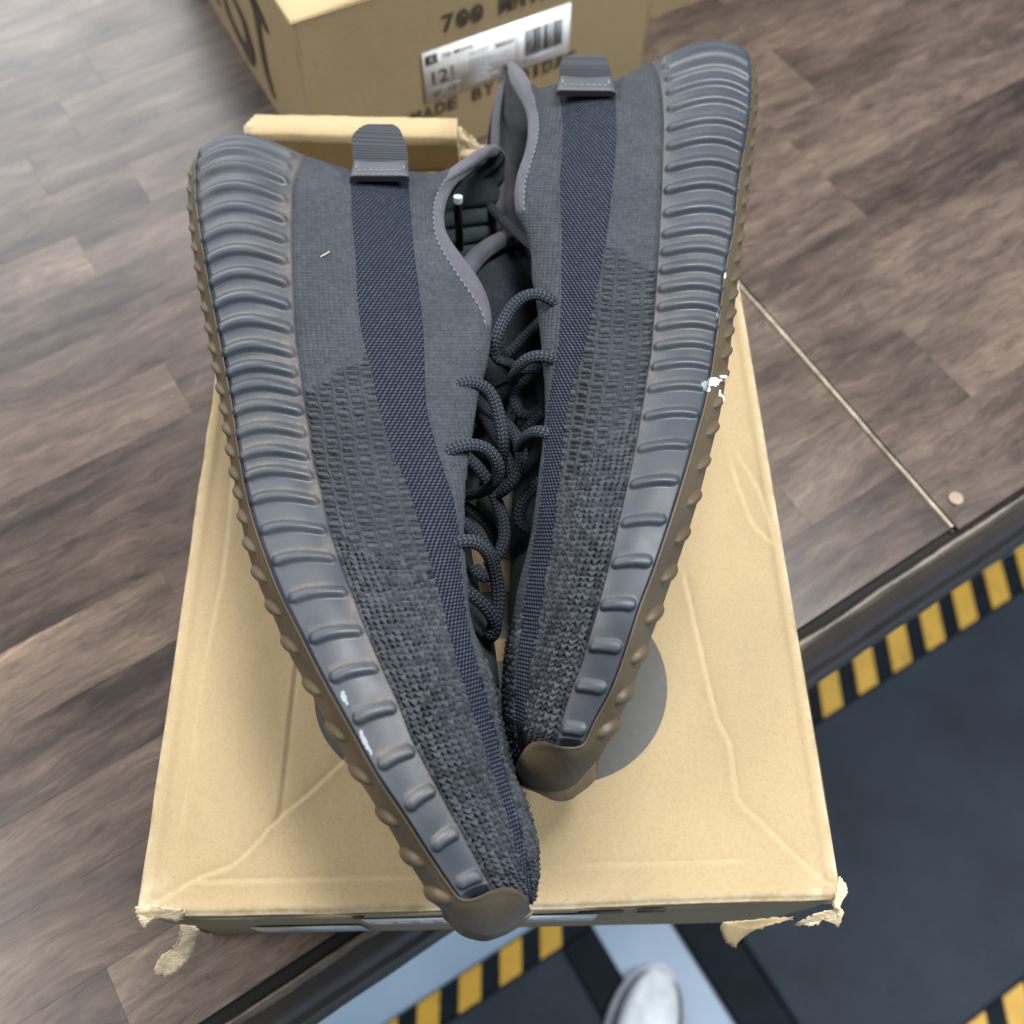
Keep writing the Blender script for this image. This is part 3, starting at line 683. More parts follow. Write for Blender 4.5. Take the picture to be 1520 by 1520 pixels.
def tube(name, P3, r, mat, parent, flat=0.85, ns=14, step=0.0006):
    P = catmull(np.asarray(P3), 20); P, Ln = resample(P, max(12, int(np.linalg.norm(np.diff(P, axis=0), axis=1).sum() / step)))
    P = gsm(P, 3); n = len(P)
    T = np.gradient(P, axis=0); T /= np.linalg.norm(T, axis=1)[:, None]
    up = np.array([0, 0, 1.0]); S = np.cross(T, up); S /= np.linalg.norm(S, axis=1)[:, None] + 1e-9; Nn = np.cross(S, T)
    a = np.linspace(0, 2 * np.pi, ns + 1)
    V = P[:, None] + S[:, None] * (np.cos(a) * r)[None, :, None] + Nn[:, None] * (np.sin(a) * r * flat)[None, :, None]
    kuv = np.zeros((n, ns + 1, 3)); kuv[..., 0] = np.linspace(0, Ln, n)[:, None] * 1000; kuv[..., 1] = a[None]
    e0 = np.stack([V[0] * 0.0 + P[0] - T[0] * r * 0.3, V[0]]); e1 = np.stack([V[-1], V[-1] * 0 + P[-1] + T[-1] * r * 0.3])
    ke = np.zeros((2, ns + 1, 3))
    return grids(name, [(V, True, {"kuv": kuv}), (e0, True, {"kuv": ke}), (e1, True, {"kuv": ke})], mat, parent, True, {"kuv": 'FLOAT_VECTOR'})

def ycurve(pts, sm=10):
    P = np.array(pts, float); D = catmull(P, 30)
    y = D[:, 1]; o = np.argsort(y, kind='stable'); y, x = y[o], D[o, 0]
    yy = np.arange(y[0], y[-1] + 1, 1.0); xx = gsm(np.interp(yy, y, x), sm)
    def f(q):
        q = np.asarray(q, float); r = np.interp(q, yy, xx)
        k = min(12, len(yy) - 1)
        r = np.where(q < yy[0], xx[0] + (q - yy[0]) * (xx[k] - xx[0]) / k, r)
        return np.where(q > yy[-1], xx[-1] + (q - yy[-1]) * (xx[-1] - xx[-1 - k]) / k, r)
    return f

class Shoe: pass
def build_shoe(S):
    side = S.side            # -1: sole to the left, +1: sole to the right
    NR, NT = 1000, 70
    root = empty("sneaker", tuple(U(*S.base, 0.0))); tag(root, S.label, "sneaker", "pair of charcoal knit sneakers on the box"); S.root = root
    st = np.array(S.stations, float); nst = len(st)
    fM = ycurve(S.M, 8)
    # rows: arc length along M over stations 0..last midsole station
    def rows(par, cols):     # par: station parameter array
        return [gsm(np.interp(par, np.arange(nst), st[:, k]), max(2, len(par) / 60)) for k in cols]
    dens = np.linspace(0, S.last, 4000); My = np.interp(dens, np.arange(nst), st[:, 0]); Mx = fM(My)
    al = np.concatenate([[0], np.cumsum(np.hypot(np.diff(Mx), np.diff(My)))]); S.al = al[-1]
    par = np.interp(np.linspace(0, al[-1], NR), al, dens); sN = np.linspace(0, 1, NR)
    names = ["M", "B", "G", "1", "2", "C", "E"]
    fc = {"M": fM, "B": ycurve(S.B, 8), "G": ycurve(S.G, 10), "1": ycurve(S.S1, 9), "2": ycurve(S.S2, 9), "C": ycurve(S.C, 5), "E": ycurve(S.E, 5)}
    ys = dict(zip(names, rows(par, range(7)))); S.par = par
    px = {k: np.stack([fc[k](ys[k]), ys[k]], -1) for k in names}
    # half widths
    wS = np.interp(sN, [0, .015, .04, .12, .25, .42, .60, .72, .84, .93, 1.0], [.034, .037, .040, .0425, .0415, .0415, .0475, .0485, .043, .034, .027])
    wS = gsm(wS, 18); zm = gsm(np.interp(sN, [0, .35, .62, .8, 1], [.0440, .0445, .0490, .0490, .0470]), 20)
    wE = np.interp(sN, S.wE[0], S.wE[1]); wE = gsm(wE, 8); wE[:1] = S.wE[1][0]
    wM = wS * np.interp(sN, [0, .3, .7, 1], [.93, .93, .93, .9]); w1 = wS * np.interp(sN, [0, .25, .5, .75, 1], [.86, .86, .86, .78, .62])
    S.zm, S.wS = zm, wS
    def ext(rowpx, w, n=14, out=0.009, k0=0.75):
        """rows before the heel silhouette: the surface curls round the back"""
        return None
    # --- midsole + heel curl
    def build_rows(PX, Wd, hz, NE=14):
        """PX [NR,nc,2], Wd [NR,nc] -> 3D [NE+NR,nc,3]; adds curl rows behind the heel"""
        rampw = np.ones(NR); k = 40; x = np.linspace(0, 1, k); rampw[:k] = 0.78 + 0.22 * np.sqrt(1 - (1 - x) ** 2)
        Wd = Wd * rampw[:, None]
        V = U(PX[..., 0], PX[..., 1], zm[:, None] + Wd)
        ang = np.linspace(0, 1, NE + 1)[:-1]
        a = np.arcsin(0.78) * ang; f = np.sin(a) / 0.78; back = (np.cos(a) - np.cos(np.arcsin(0.78))) * hz
        pre = np.zeros((NE,) + V.shape[1:])
        pre[..., :2] = V[0:1, :, :2] + back[:, None, None] * np.array([0.0, 1.0])
        pre[..., 2] = Z0 + zm[0] + Wd[0][None] * f[:, None]
        return np.concatenate([pre, V]), np.concatenate([np.zeros(NE), np.zeros(NR)])
    NE = 14
    t = np.linspace(0, 1, NT)
    bow = np.interp(sN, [0, .05, .12, .3, .6, 1.0], S.bow); shp = np.sin(np.pi * t ** 0.75) ** 1.1
    PX = px["B"][:, None] * (1 - t)[None, :, None] + px["M"][:, None] * t[None, :, None]
    PX[..., 1] -= bow[:, None] * shp[None]
    PX[:, 0] += (px["G"] - px["B"]) * 0.12
    Wd = (wS * .97)[:, None] * (1 - t)[None] + wM[:, None] * t[None] + (np.interp(sN, [0, .4, 1], [.0030, .0016, .0004]))[:, None] * np.sin(np.pi * t)[None] - 0.0012 * smoothstep(0.05, 0, t)[None] - 0.0022 * smoothstep(0.965, 1.0, t)[None]
    V, _ = build_rows(PX, Wd, 0.016, NE)
    nrm = gnormals(V); 
    if nrm[NE + 300, NT // 2, 2] < 0: nrm = -nrm
    # ribs
    ymid = (PX[:, int(NT * .42), 1])
    rc = np.interp(S.ribs, ymid, np.arange(NR))
    mm = 1000 * np.linalg.norm(V[NE + 1:NE + NR, NT // 2] - V[NE:NE + NR - 1, NT // 2], axis=1).mean()      # mm per row
    rowpos = np.concatenate([[0], np.cumsum(np.linalg.norm(np.diff(V[NE:, int(NT * .42)], axis=0), axis=1))]) * 1000
    wid = np.linalg.norm(V[NE:, -1] - V[NE:, 0], axis=1) * 1000
    disp = np.zeros((NR, NT)); dustm = np.zeros((NR, NT))
    for i, r in enumerate(rc):
        r0 = int(round(r)); sr = r0 / NR
        lo, hi = max(0, r0 - 45), min(NR, r0 + 46)
        d = (rowpos[lo:hi] - rowpos[min(r0, NR - 1)])[:, None]
        hw = np.interp(sr, [0, .25, .5, 1], [3.3, 3.0, 2.35, 2.1]); ta, tb = np.interp(sr, [0, .4, .6, 1], [.07, .09, .17, .30]), np.interp(sr, [0, .5, 1], [.85, .83, .74])
        exx = np.maximum(np.maximum(ta - t, t - tb), 0)[None] * wid[lo:hi, None]
        cr = np.sqrt(d ** 2 + exx ** 2) / hw
        hgt = np.interp(sr, [0, .3, .6, 1], [2.1, 1.85, 1.5, 1.3])
        p = np.clip(1 - cr ** 2.4, 0, None) ** 0.62
        asym = 1 + 0.30 * np.clip(d / hw, -1, 1)
        disp[lo:hi] = np.maximum(disp[lo:hi], hgt * p * asym)
        g = np.exp(-((d + hw * 1.15) / 1.2) ** 2) * (exx < 1)
        dustm[lo:hi] = np.maximum(dustm[lo:hi], g * np.interp(sr, [0, .3, .75, 1], [.25, .7, .6, .2]))
    disp[:] = gsm(gsm(disp, 1.2, 0), 0.6, 1)
    fade = np.concatenate([np.zeros(NE), np.ones(NR)])
    dfull = np.concatenate([np.repeat(disp[:1], NE, 0) * 0.4, disp]) / 1000
    V = V + gsm(gsm(nrm, 3, 0), 3, 1) * dfull[..., None]
    P0 = np.concatenate([np.repeat(PX[:1], NE, 0), PX])
    tt = np.broadcast_to(t[None], dfull.shape)
    nz = vnoise(P0[..., 0] / 28, P0[..., 1] / 28, 21)
    dust = np.concatenate([np.zeros((NE, NT)), dustm]) * (0.25 + 0.9 * nz) + 0.85 * smoothstep(0.72, 1.0, tt) * nz + 0.26 * nz * vnoise(P0[..., 0] / 70, P0[..., 1] / 70, 77)
    sc = np.zeros_like(dust)
    for (x0, y0), rx, ry, ang, thr in S.scuffs:
        dx, dy = P0[..., 0] - x0, P0[..., 1] - y0; ca, sa = math.cos(ang), math.sin(ang)
        a_, b_ = (dx * ca + dy * sa) / rx, (-dx * sa + dy * ca) / ry
        sc = np.maximum(sc, ((a_ ** 2 + b_ ** 2) < 1.0 - 1.6 * (vnoise(P0[..., 0] / 3.2, P0[..., 1] / 3.2, 5) - thr)).astype(float) * (a_ ** 2 + b_ ** 2 < 1.6))
    A = {"dust": np.clip(dust * S.dust, 0, 0.85), "chip_glint": sc}
    ZM = np.concatenate([np.full(NE, zm[0]), zm])
    def mirror(V, step=6):
        sel = np.r_[np.arange(0, NE), np.arange(NE, NE + NR, step), NE + NR - 1]; sel = np.unique(sel)
        Q = V[sel].copy(); Q[..., 2] = 2 * (Z0 + ZM[sel][:, None]) - Q[..., 2]
        return Q, sel
    def shear(Q3, zref, k):
        Q3 = Q3.copy(); Q3[..., 0] += -side * k * np.clip(Z0 + zref - Q3[..., 2], 0, None); return Q3
    K0 = 0.55; Kr = lambda n_, end: K0 * np.interp(np.arange(n_), [0, NE + NR * .86, NE + NR * end], [1, 1, 0])[:, None]
    Q, sel = mirror(V, 3); Q = shear(Q[:, ::2], ZM[sel][:, None], Kr(NE + NR, 1.0)[sel])
    fl = side > 0
    kx = np.arange(1, 15)[:, None, None]; tailV = V[-1][None] + (V[-1] - V[-12])[None] / 11 * kx * 1.0
    tailV[..., 2] -= 0.0001 * kx[..., 0]
    midsole = grids("midsole", [(V, fl, A), (np.concatenate([V[-1:], tailV]), fl, {}), (Q, not fl, {"dust": np.zeros(Q.shape[:2]) + 0.1})], M_mid, root, True, {"dust": 'FLOAT', "chip_glint": 'FLOAT'})
    S.midV = V
    # --- outsole: side strip B->G with lugs, underside, toe cap
    NG = 20; tg = np.linspace(0, 1, NG)
    PG = px["B"][:, None] * (1 - tg)[None, :, None] + px["G"][:, None] * tg[None, :, None]
    WG = (wS * .965)[:, None] * (1 - tg)[None] + (wS * .70)[:, None] * tg[None] + 0.0016 * np.sin(np.pi * tg)[None]
    # toe cap rows
    NCAP = 120; T = catmull(np.array(S.capT, float), 30); T, _ = resample(T, NCAP); Bt = catmull(np.array(S.capB, float), 30); Bt, _ = resample(Bt, NCAP)
    uc = np.linspace(0, 1, NCAP)
    PC = T[:, None] * (1 - tg)[None, :, None] + Bt[:, None] * tg[None, :, None]
    wT = np.interp(uc, [0, .25, .5, .8, 1], [wS[-1] * .965, wS[-1] * .93 + .001, .0225, .0165, .007]); wB2 = np.interp(uc, [0, .3, .7, 1], [wS[-1] * .70, .012, .004, .0])
    WC = wT[:, None] * (1 - tg)[None] + wB2[:, None] * tg[None] + 0.0028 * np.sin(np.pi * np.clip(tg * 0.95 + .05, 0, 1))[None] * np.interp(uc, [0, .25, 1], [.35, 1, .8])[:, None]
    zall = np.concatenate([zm, np.full(NCAP - 1, zm[-1])])
    PA = np.concatenate([PG, PC[1:]]); WA = np.concatenate([WG, WC[1:]])
    PA[NR - 30:NR + 40] = gsm(PA, 6)[NR - 30:NR + 40]; WA = gsm(WA, 5)
    k = 40; x = np.linspace(0, 1, k); WA[:k] *= (0.78 + 0.22 * np.sqrt(1 - (1 - x) ** 2))[:, None]
    VG = U(PA[..., 0], PA[..., 1], zall[:, None] + WA)
    nG = gnormals(VG)
    if np.median(nG[:NR, 5, 2]) < 0: nG = -nG
    dg = np.zeros(PA.shape[:2])
    rp = np.concatenate([[0], np.cumsum(np.linalg.norm(np.diff(VG[:, NG // 2], axis=0), axis=1))]) * 1000
    wg = np.linalg.norm(VG[:, -1] - VG[:, 0], axis=1) * 1000
    rcg = list(np.interp(S.lugs, PA[:NR, NG - 1, 1], np.arange(NR)))
    for r in rcg:
        r0 = int(r); sr = r0 / NR; lo, hi = max(0, r0 - 45), min(len(PA), r0 + 46)
        d = (rp[lo:hi] - rp[r0])[:, None]; ex = (tg[None] - 0.78) * wg[lo:hi, None]
        sk = d + ex * 0.55
        rad = np.interp(sr, [0, .5, 1], [2.5, 3.1, 3.0])
        p = np.clip(1 - (sk / rad) ** 2 - (ex / (rad * 1.35)) ** 2, 0, None) ** 0.6
        dg[lo:hi] = np.maximum(dg[lo:hi], np.interp(sr, [0, .4, 1], [1.2, 1.9, 2.1]) * p)
    dg = gsm(dg, 1.2); ridge = 0.45 * np.exp(-((tg - 0.07) / 0.06) ** 2)[None] * np.concatenate([np.ones(NR), np.linspace(1, .5, NCAP - 1)])[:, None]
    VG = VG + nG * ((dg + ridge) / 1000)[..., None]
    scg = np.zeros(PA.shape[:2])
    for (x0, y0), rx, ry, ang, thr in S.scuffs:
        dx, dy = PA[..., 0] - x0, PA[..., 1] - y0; ca, sa = math.cos(ang), math.sin(ang)
        a_, b_ = (dx * ca + dy * sa) / rx, (-dx * sa + dy * ca) / ry
        scg = np.maximum(scg, ((a_ ** 2 + b_ ** 2) < 1.0 - 1.6 * (vnoise(PA[..., 0] / 3.2, PA[..., 1] / 3.2, 5) - thr)).astype(float) * (a_ ** 2 + b_ ** 2 < 1.6))
    if side < 0: scg[:] = 0
    # heel curl for the gum
    preG = []
    a = np.arcsin(0.78) * np.linspace(0, 1, NE + 1)[:-1]; f = np.sin(a) / 0.78; bk = (np.cos(a) - np.cos(np.arcsin(.78))) * 0.016
    pre = np.zeros((NE,) + VG.shape[1:]); pre[..., :2] = VG[0:1, :, :2] + bk[:, None, None] * np.array([0., 1.]); pre[..., 2] = Z0 + zm[0] + (VG[0, :, 2] - Z0 - zm[0])[None] * f[:, None]
    VGf = np.concatenate([pre, VG]); zf = np.concatenate([np.full(NE, zm[0]), zall]); scg = np.concatenate([np.zeros((NE, NG)), scg])
    selg = np.unique(np.r_[np.arange(0, len(VGf), 3), len(VGf) - 1]); QG = VGf[selg].copy(); QG[..., 2] = 2 * (Z0 + zf[selg][:, None]) - QG[..., 2]; QG = shear(QG, zf[selg][:, None], Kr(len(VGf), 1.0)[selg])
    tb_ = np.linspace(0, 1, 12)[None, :, None]; und = VGf[selg, -1][:, None] * (1 - tb_) + QG[:, -1][:, None] * tb_
    und[..., 0] += side * (-0.0015 * np.sin(np.pi * tb_[..., 0]))
    grids("outsole", [(VGf, not fl, {"chip_glint": scg}), (QG, fl, {}), (und, not fl, {})], M_gum, root, True, {"chip_glint": 'FLOAT'})
    S.VG = VG
    # --- upper
    NM1, N12, N2C, NCE = 120, 62, 56, 10
    if S.upper_cols: NM1, N12, N2C, NCE = S.upper_cols
    ext_rows = 90
    par2 = np.concatenate([par, np.linspace(S.last, nst - 1, ext_rows + 1)[1:]])
    NRU = len(par2); sU = np.concatenate([sN, 1 + np.linspace(0, .08, ext_rows + 1)[1:]])
    yu = dict(zip(names, [gsm(np.interp(par2, np.arange(nst), st[:, k]), 14) for k in range(7)]))
    for kk in names: yu[kk][0] = st[0, names.index(kk)]
    pu = {k: np.stack([fc[k](yu[k]), yu[k]], -1) for k in names}
    zmU = np.interp(sU, sN, zm); wMU = np.interp(sU, np.r_[sN, 1.08], np.r_[wM, .006]) - 0.0018; wSU = np.interp(sU, np.r_[sN, 1.08], np.r_[wS, .006])
    wEU = np.interp(sU, np.r_[sN, 1.08], np.r_[wE, 0])
    off = (pu["M"] - pu["1"]); off /= np.linalg.norm(off, axis=1)[:, None] + 1e-9
    segs = [(pu["M"] + off * 4.0, pu["1"], NM1), (pu["1"], pu["2"], N12), (pu["2"], pu["C"], N2C), (pu["C"], pu["E"], NCE)]
    PXu = []
    for i, (a_, b_, n) in enumerate(segs):
        q = np.linspace(0, 1, n + 1)[:-1] if i < 3 else np.linspace(0, 1, n)
        PXu.append(a_[:, None] * (1 - q)[None, :, None] + b_[:, None] * q[None, :, None])
    PXu = np.concatenate(PXu, 1); NC = PXu.shape[1]
    for _ in range(2): PXu[:, 1:-1] = gsm(PXu, 4, 1)[:, 1:-1]
    cf = np.concatenate([[np.zeros(NRU)], np.cumsum(np.linalg.norm(np.diff(PXu, axis=1), axis=2), axis=1).T]).T
    cf = cf / (cf[:, -1:] + 1e-9)
    pw = np.interp(sU, S.prof[0], S.prof[1])[:, None]
    crown = np.interp(sU, [0, .1, .45, .8, 1.1], [.000, .001, .003, .003, 0])[:, None] * np.sin(np.pi * np.clip(cf * 1.4, 0, 1))
    Wd = wEU[:, None] + (wMU - wEU)[:, None] * np.clip(1 - cf ** pw, 0, 1) ** 0.62 + crown
    NRs = NRU
    rampw = np.ones(NRU); k = 45; x = np.linspace(0, 1, k); rampw[:k] = 0.74 + 0.26 * np.sqrt(1 - (1 - x) ** 2)
    Wd = Wd * rampw[:, None]
    V = U(PXu[..., 0], PXu[..., 1], zmU[:, None] + Wd)
    a = np.arcsin(0.74) * np.linspace(0, 1, NE + 1)[:-1]; f = np.sin(a) / 0.74; bk = (np.cos(a) - np.cos(np.arcsin(.74))) * 0.014
    pre = np.zeros((NE,) + V.shape[1:]); pre[..., :2] = V[0:1, :, :2] + bk[:, None, None] * np.array([0., 1.]) * (1 - 0.7 * cf[0] ** 6)[None, :, None]; pre[..., 2] = Z0 + zm[0] + (V[0, :, 2] - Z0 - zm[0])[None] * f[:, None]
    zU = np.concatenate([np.full(NE, zm[0]), zmU])
    V = np.concatenate([pre, V]); n = gnormals(V)
    if np.median(n[100:700, 40, 2]) < 0: n = -n
    base = V.copy()
    # knit relief ------------------------------------------------------------
    um = np.concatenate([np.zeros((1, NC)), np.cumsum(np.linalg.norm(np.diff(V, axis=0), axis=2), axis=0)]) * 1000
    ua = um[:, NC // 3][:, None] * np.ones((1, NC))
    vm = np.concatenate([np.zeros((len(V), 1)), np.cumsum(np.linalg.norm(np.diff(V, axis=1), axis=2), axis=1)], 1) * 1000
    # keep wales parallel to the stripe: use mean widths per column fraction
    P0 = np.concatenate([np.repeat(PXu[:1], NE, 0), PXu]); py = P0[..., 1]
    col = np.arange(NC); isS = (col >= NM1) & (col < NM1 + N12)
    tM = np.clip(col / NM1, 0, 1)[None]
    yb0 = S.block[0][0] * (1 - tM) + S.block[0][1] * tM; yb1 = S.block[1][0] * (1 - tM) + S.block[1][1] * tM
    jag = 14 * (vnoise(ua / 9, vm / 5.5, 31) - 0.5)
    side1 = (col < NM1)[None]
    chunk = smoothstep(-20, 45, py + jag - (yb1 - 40)) * np.where(side1, 1, smoothstep(S.chunk2 - 30, S.chunk2 + 60, py))
    blk = smoothstep(-5, 5, py + jag - yb0) * smoothstep(5, -5, py + jag - yb1) * side1
    # fine jersey
    jx = vm / 1.95; xw = (jx - np.floor(jx)) * 2 - 1
    fine = (0.5 + 0.5 * np.cos(2 * np.pi * (ua / 1.6 + 0.35 * np.abs(xw)))) * 0.45 + 0.55 * (1 - np.abs(xw) ** 2.2)
    h_f = 0.42 * fine * (0.75 + 0.5 * vnoise(ua / 4, vm / 2, 2))
    # horizontal wrinkles near the collar
    h_f = h_f + np.where(col >= NM1 + N12, 1, 0)[None] * 0.16 * (vnoise(ua / 1.5, vm / 14, 12) - .5)
    # chunky knit
    PVc, PUc = 2.15, 1.95
    wob = 0.6 * (vnoise(ua / 4, vm / 4, 41) - 0.5) + 0.22 * (vnoise(ua / 1.4, vm / 1.4, 43) - 0.5)
    jv = vm / PVc + wob * 0.5; iv = np.floor(jv); xv = (jv - iv) * 2 - 1
    ju = ua / PUc + 0.38 * np.abs(xv) + wob + 0.5 * (iv % 2) * 0.3; iu = np.floor(ju); yv = (ju - iu) * 2 - 1
    rnd = hash2(iu, iv, 3); rnd2 = hash2(iu, iv, 9)
    cell = np.clip(1 - np.abs(xv) ** 3.2, 0, 1) * np.clip(1 - np.abs(yv) ** 2.6, 0, 1)
    hole = np.where(rnd2 < 0.5, 1.15, 0.2) * np.exp(-(((np.abs(xv) - 0.95) / 0.42) ** 2 + ((yv - .85) / 0.5) ** 2))
    h_c = 0.92 * cell ** 0.7 * (0.55 + 0.6 * rnd) - 1.5 * hole
    # block stitches: raised dashes in a skewed grid
    kb = vm / 5.4 + 0.10 * np.sin(ua / 30) + 0.16 * (vnoise(ua / 3.0, vm / 3.0, 62) - 0.5); ib = np.floor(kb); xb = (kb - ib) * 2 - 1
    lb = ua / 5.2 + 0.12 * ib + 0.30 * (hash2(ib, ib * 0 + 3, 8) - 0.5) + 0.20 * (vnoise(ua / 3.5, vm / 3.5, 63) - 0.5); jb = np.floor(lb); yb = (lb - jb) * 2 - 1
    dash = np.clip(1 - (np.abs(xb) / 0.72) ** 6, 0, 1) * np.clip(1 - (yb / 0.40) ** 4, 0, 1)
    slot = np.clip(1 - (np.abs(xb) / 0.80) ** 8, 0, 1) * (np.exp(-((yb + 0.66) / 0.20) ** 2) + 0.75 * np.exp(-((yb - 0.62) / 0.15) ** 2))
    vgr = np.exp(-((np.abs(xb) - 0.82) / 0.09) ** 2)
    ridge = 0.42 * np.exp(-((np.abs(xb) - 1.0) / 0.13) ** 2) * (0.75 + 0.25 * np.cos(2 * np.pi * ua / 1.6))
    h_b = 0.90 * dash * (0.55 + 0.65 * hash2(ib, jb, 1)) * (0.85 + 0.15 * np.cos(2 * np.pi * (vm / 0.9 + ua / 1.5))) - 1.0 * slot - 0.28 * vgr + 0.8 * ridge + 0.3 * h_f + 0.22 * (vnoise(ua / 0.9, vm / 0.9, 61) - 0.5)
    hk = h_f * (1 - chunk) * (1 - blk) + h_c * chunk * (1 - blk) + h_b * blk
    rs_ = np.floor(ua / 1.30); ws_ = vm / 1.75 + 0.45 * rs_; xs_ = (ws_ - np.floor(ws_)) * 2 - 1; ys_ = (ua / 1.30 - rs_) * 2 - 1
    tw = np.clip(1 - ((ys_ + 0.55 * xs_) / 0.75) ** 2, 0, 1) * np.clip(1 - np.abs(xs_) ** 3, 0, 1)
    h_s = -0.30 + 0.34 * tw
    edge = np.minimum(np.abs(col - NM1), np.abs(col - NM1 - N12 + 1))
    border = 0.35 * np.exp(-((edge - 3) / 2.0) ** 2)[None] * (~isS)[None] * (0.5 + 0.5 * np.cos(2 * np.pi * ua / 2.0))
    hk = np.where(isS[None], h_s, hk + border)
    grow = np.concatenate([np.zeros(NE), np.minimum(1, np.arange(NRU) / 25)])[:, None]
    hk = hk * grow
    V = V + n * (hk / 1000)[..., None]
    tone = np.clip(np.where(isS[None], tw * (0.88 + 0.24 * hash2(rs_, np.floor(ws_), 6)), 0.30 + 0.42 * (rnd - 0.42) * chunk * 2 + 0.22 * dash * blk + 0.25 * (1 - chunk) * (1 - blk) * (hash2(np.floor(jx), np.floor(ua / 1.6), 15))), 0, 1)
    kuv = np.stack([ua, vm, tone], -1)
    S.kz = kuv
    # in-shoe return at the edge (thickness)
    inner = base[:, -1:] - n[:, -1:] * 0.0022 + 0
    lowk = (np.interp(np.concatenate([np.zeros(NE), sU]), [0, .03, .22, .34], [S.roll, S.roll, S.roll, 0]))[:, None]
    def lower(Q3, rowsel, cfr):
        dz = np.clip(Z0 + zU[rowsel][:, None] - Q3[..., 2], 0, None)
        Q3 = Q3.copy(); Q3[..., 0] += -side * dz * (lowk[rowsel] * cfr ** 1.5 + Kr(NE + NRU, 1.0)[rowsel] * np.clip(1 - cfr * 1.3, 0, 1)); return Q3
    cfF = np.concatenate([np.repeat(cf[:1], NE, 0), cf])
    def mir(Va, step):
        sl = np.unique(np.r_[np.arange(0, NE), np.arange(NE, len(Va), step), len(Va) - 1]); Qm = Va[sl].copy(); Qm[..., 2] = 2 * (Z0 + zU[sl][:, None]) - Qm[..., 2]; return Qm, sl
    Va, Vb, Vc = V[:, :NM1 + 1], V[:, NM1:NM1 + N12 + 1], V[:, NM1 + N12:]
    ka, kb_, kc = kuv[:, :NM1 + 1], kuv[:, NM1:NM1 + N12 + 1], kuv[:, NM1 + N12:]
    Qa, sl = mir(Va, 4); Qb, _ = mir(Vb, 4); Qc, _ = mir(Vc, 4)
    Qa = lower(Qa, sl, cfF[sl][:, :NM1 + 1]); Qb = lower(Qb, sl, cfF[sl][:, NM1:NM1 + N12 + 1]); Qc = lower(Qc, sl, cfF[sl][:, NM1 + N12:])
    U_fl = side > 0
    grids("knit_upper", [(Va, U_fl, {"kuv": ka}), (Vc, U_fl, {"kuv": kc}), (Qa[:, ::3], not U_fl, {"kuv": kuv[sl][:, :NM1 + 1:3]}), (Qc[:, ::2], not U_fl, {"kuv": kuv[sl][:, NM1 + N12::2]})], M_knit, root, True, {"kuv": 'FLOAT_VECTOR'})
    grids("mesh_stripe", [(Vb, U_fl, {"kuv": kb_}), (Qb[:, ::2], not U_fl, {"kuv": kuv[sl][:, NM1:NM1 + N12 + 1:2]})], M_mesh, root, True, {"kuv": 'FLOAT_VECTOR'})
    # lining: inner skin of both halves, joined round the opening and under the foot
    step = 5; rs = np.unique(np.r_[np.arange(0, NE, 2), np.arange(NE, len(base) - 60, step)]); cs = np.unique(np.r_[np.arange(0, NC, 5), NC - 1])
    In = base[rs][:, cs] - n[rs][:, cs] * 0.0026
    zz = (In[..., 2] - Z0 - zU[rs][:, None])
    padrib = 0.0011 * np.cos(zz / 0.0085 * 2 * np.pi) * (np.arange(len(rs)) < 60)[:, None] * S.padrib
    In = In - n[rs][:, cs] * padrib[..., None]
    Im = In.copy(); Im[..., 2] = 2 * (Z0 + zU[rs][:, None]) - Im[..., 2]
    Im = lower(Im, rs, cfF[rs][:, cs])
    foot = np.stack([In[:, 0] * (1 - q) + Im[:, 0] * q for q in np.linspace(0, 1, 8)], 1)
    er = np.stack([base[rs][:, -1] + 0, In[:, -1]], 1); er2 = er.copy(); er2[..., 2] = 2 * (Z0 + zU[rs][:, None]) - er2[..., 2]; er2 = lower(er2, rs, np.ones((1, 1)))
    grids("lining", [(In, not U_fl, {}), (Im, U_fl, {}), (foot, U_fl, {}), (er, U_fl, {}), (er2, not U_fl, {})], S.lining, root)
    # collar binding: padded strip between seam C and opening edge E, both halves
    iE = int(np.argmin(np.abs(yu["E"] - S.bind_end)))
    c_i = NC - NCE
    Cc, Ee = base[:NE + iE, c_i], base[:NE + iE, -1]; far = S.farw; nn = n[:NE + iE, c_i:]
    q = np.linspace(0, 1, 12); strip = Cc[:, None] * (1 - q)[None, :, None] + Ee[:, None] * q[None, :, None]
    nb = gsm(nn.mean(1), 6)[:, None]; fadee = np.minimum(1, (NE + iE - np.arange(NE + iE)) / 60.)[:, None]
    strip = strip + nb * (0.0004 + 0.0024 * np.sin(np.pi * np.clip(q * 0.85 + .04, 0, 1)))[None, :, None] * fadee[..., None]
    wr = strip[:, -1:] - nb * np.array([0.0016, 0.0034, 0.0050])[None, :, None]; tow = (Cc - Ee); tow /= np.linalg.norm(tow, axis=1)[:, None] + 1e-9
    wr = wr - tow[:, None] * np.array([0.0012, 0.0010, -0.001])[None, :, None] * fadee[..., None]
    strip = np.concatenate([strip, wr], 1); strip = gsm(strip, 3, 0)
    q2 = 1 - (1 - q) * far; s2 = Cc[:, None] * (1 - q2)[None, :, None] + Ee[:, None] * q2[None, :, None]
    s2 = s2 + nb * (0.0004 + 0.0050 * far * np.sin(np.pi * np.clip(q * 0.85 + .04, 0, 1)))[None, :, None] * fadee[..., None]
    s2 = gsm(np.concatenate([s2, s2[:, -1:] - nb * np.array([0.0016, 0.0032])[None, :, None]], 1), 3, 0)
    sm_ = s2.copy(); sm_[..., 2] = 2 * (Z0 + zU[:NE + iE][:, None]) - sm_[..., 2]; sm_ = lower(sm_, np.arange(NE + iE), np.ones((1, 1)))
    grids("collar_binding", [(strip, U_fl, {}), (sm_, not U_fl, {})], M_bind, root)
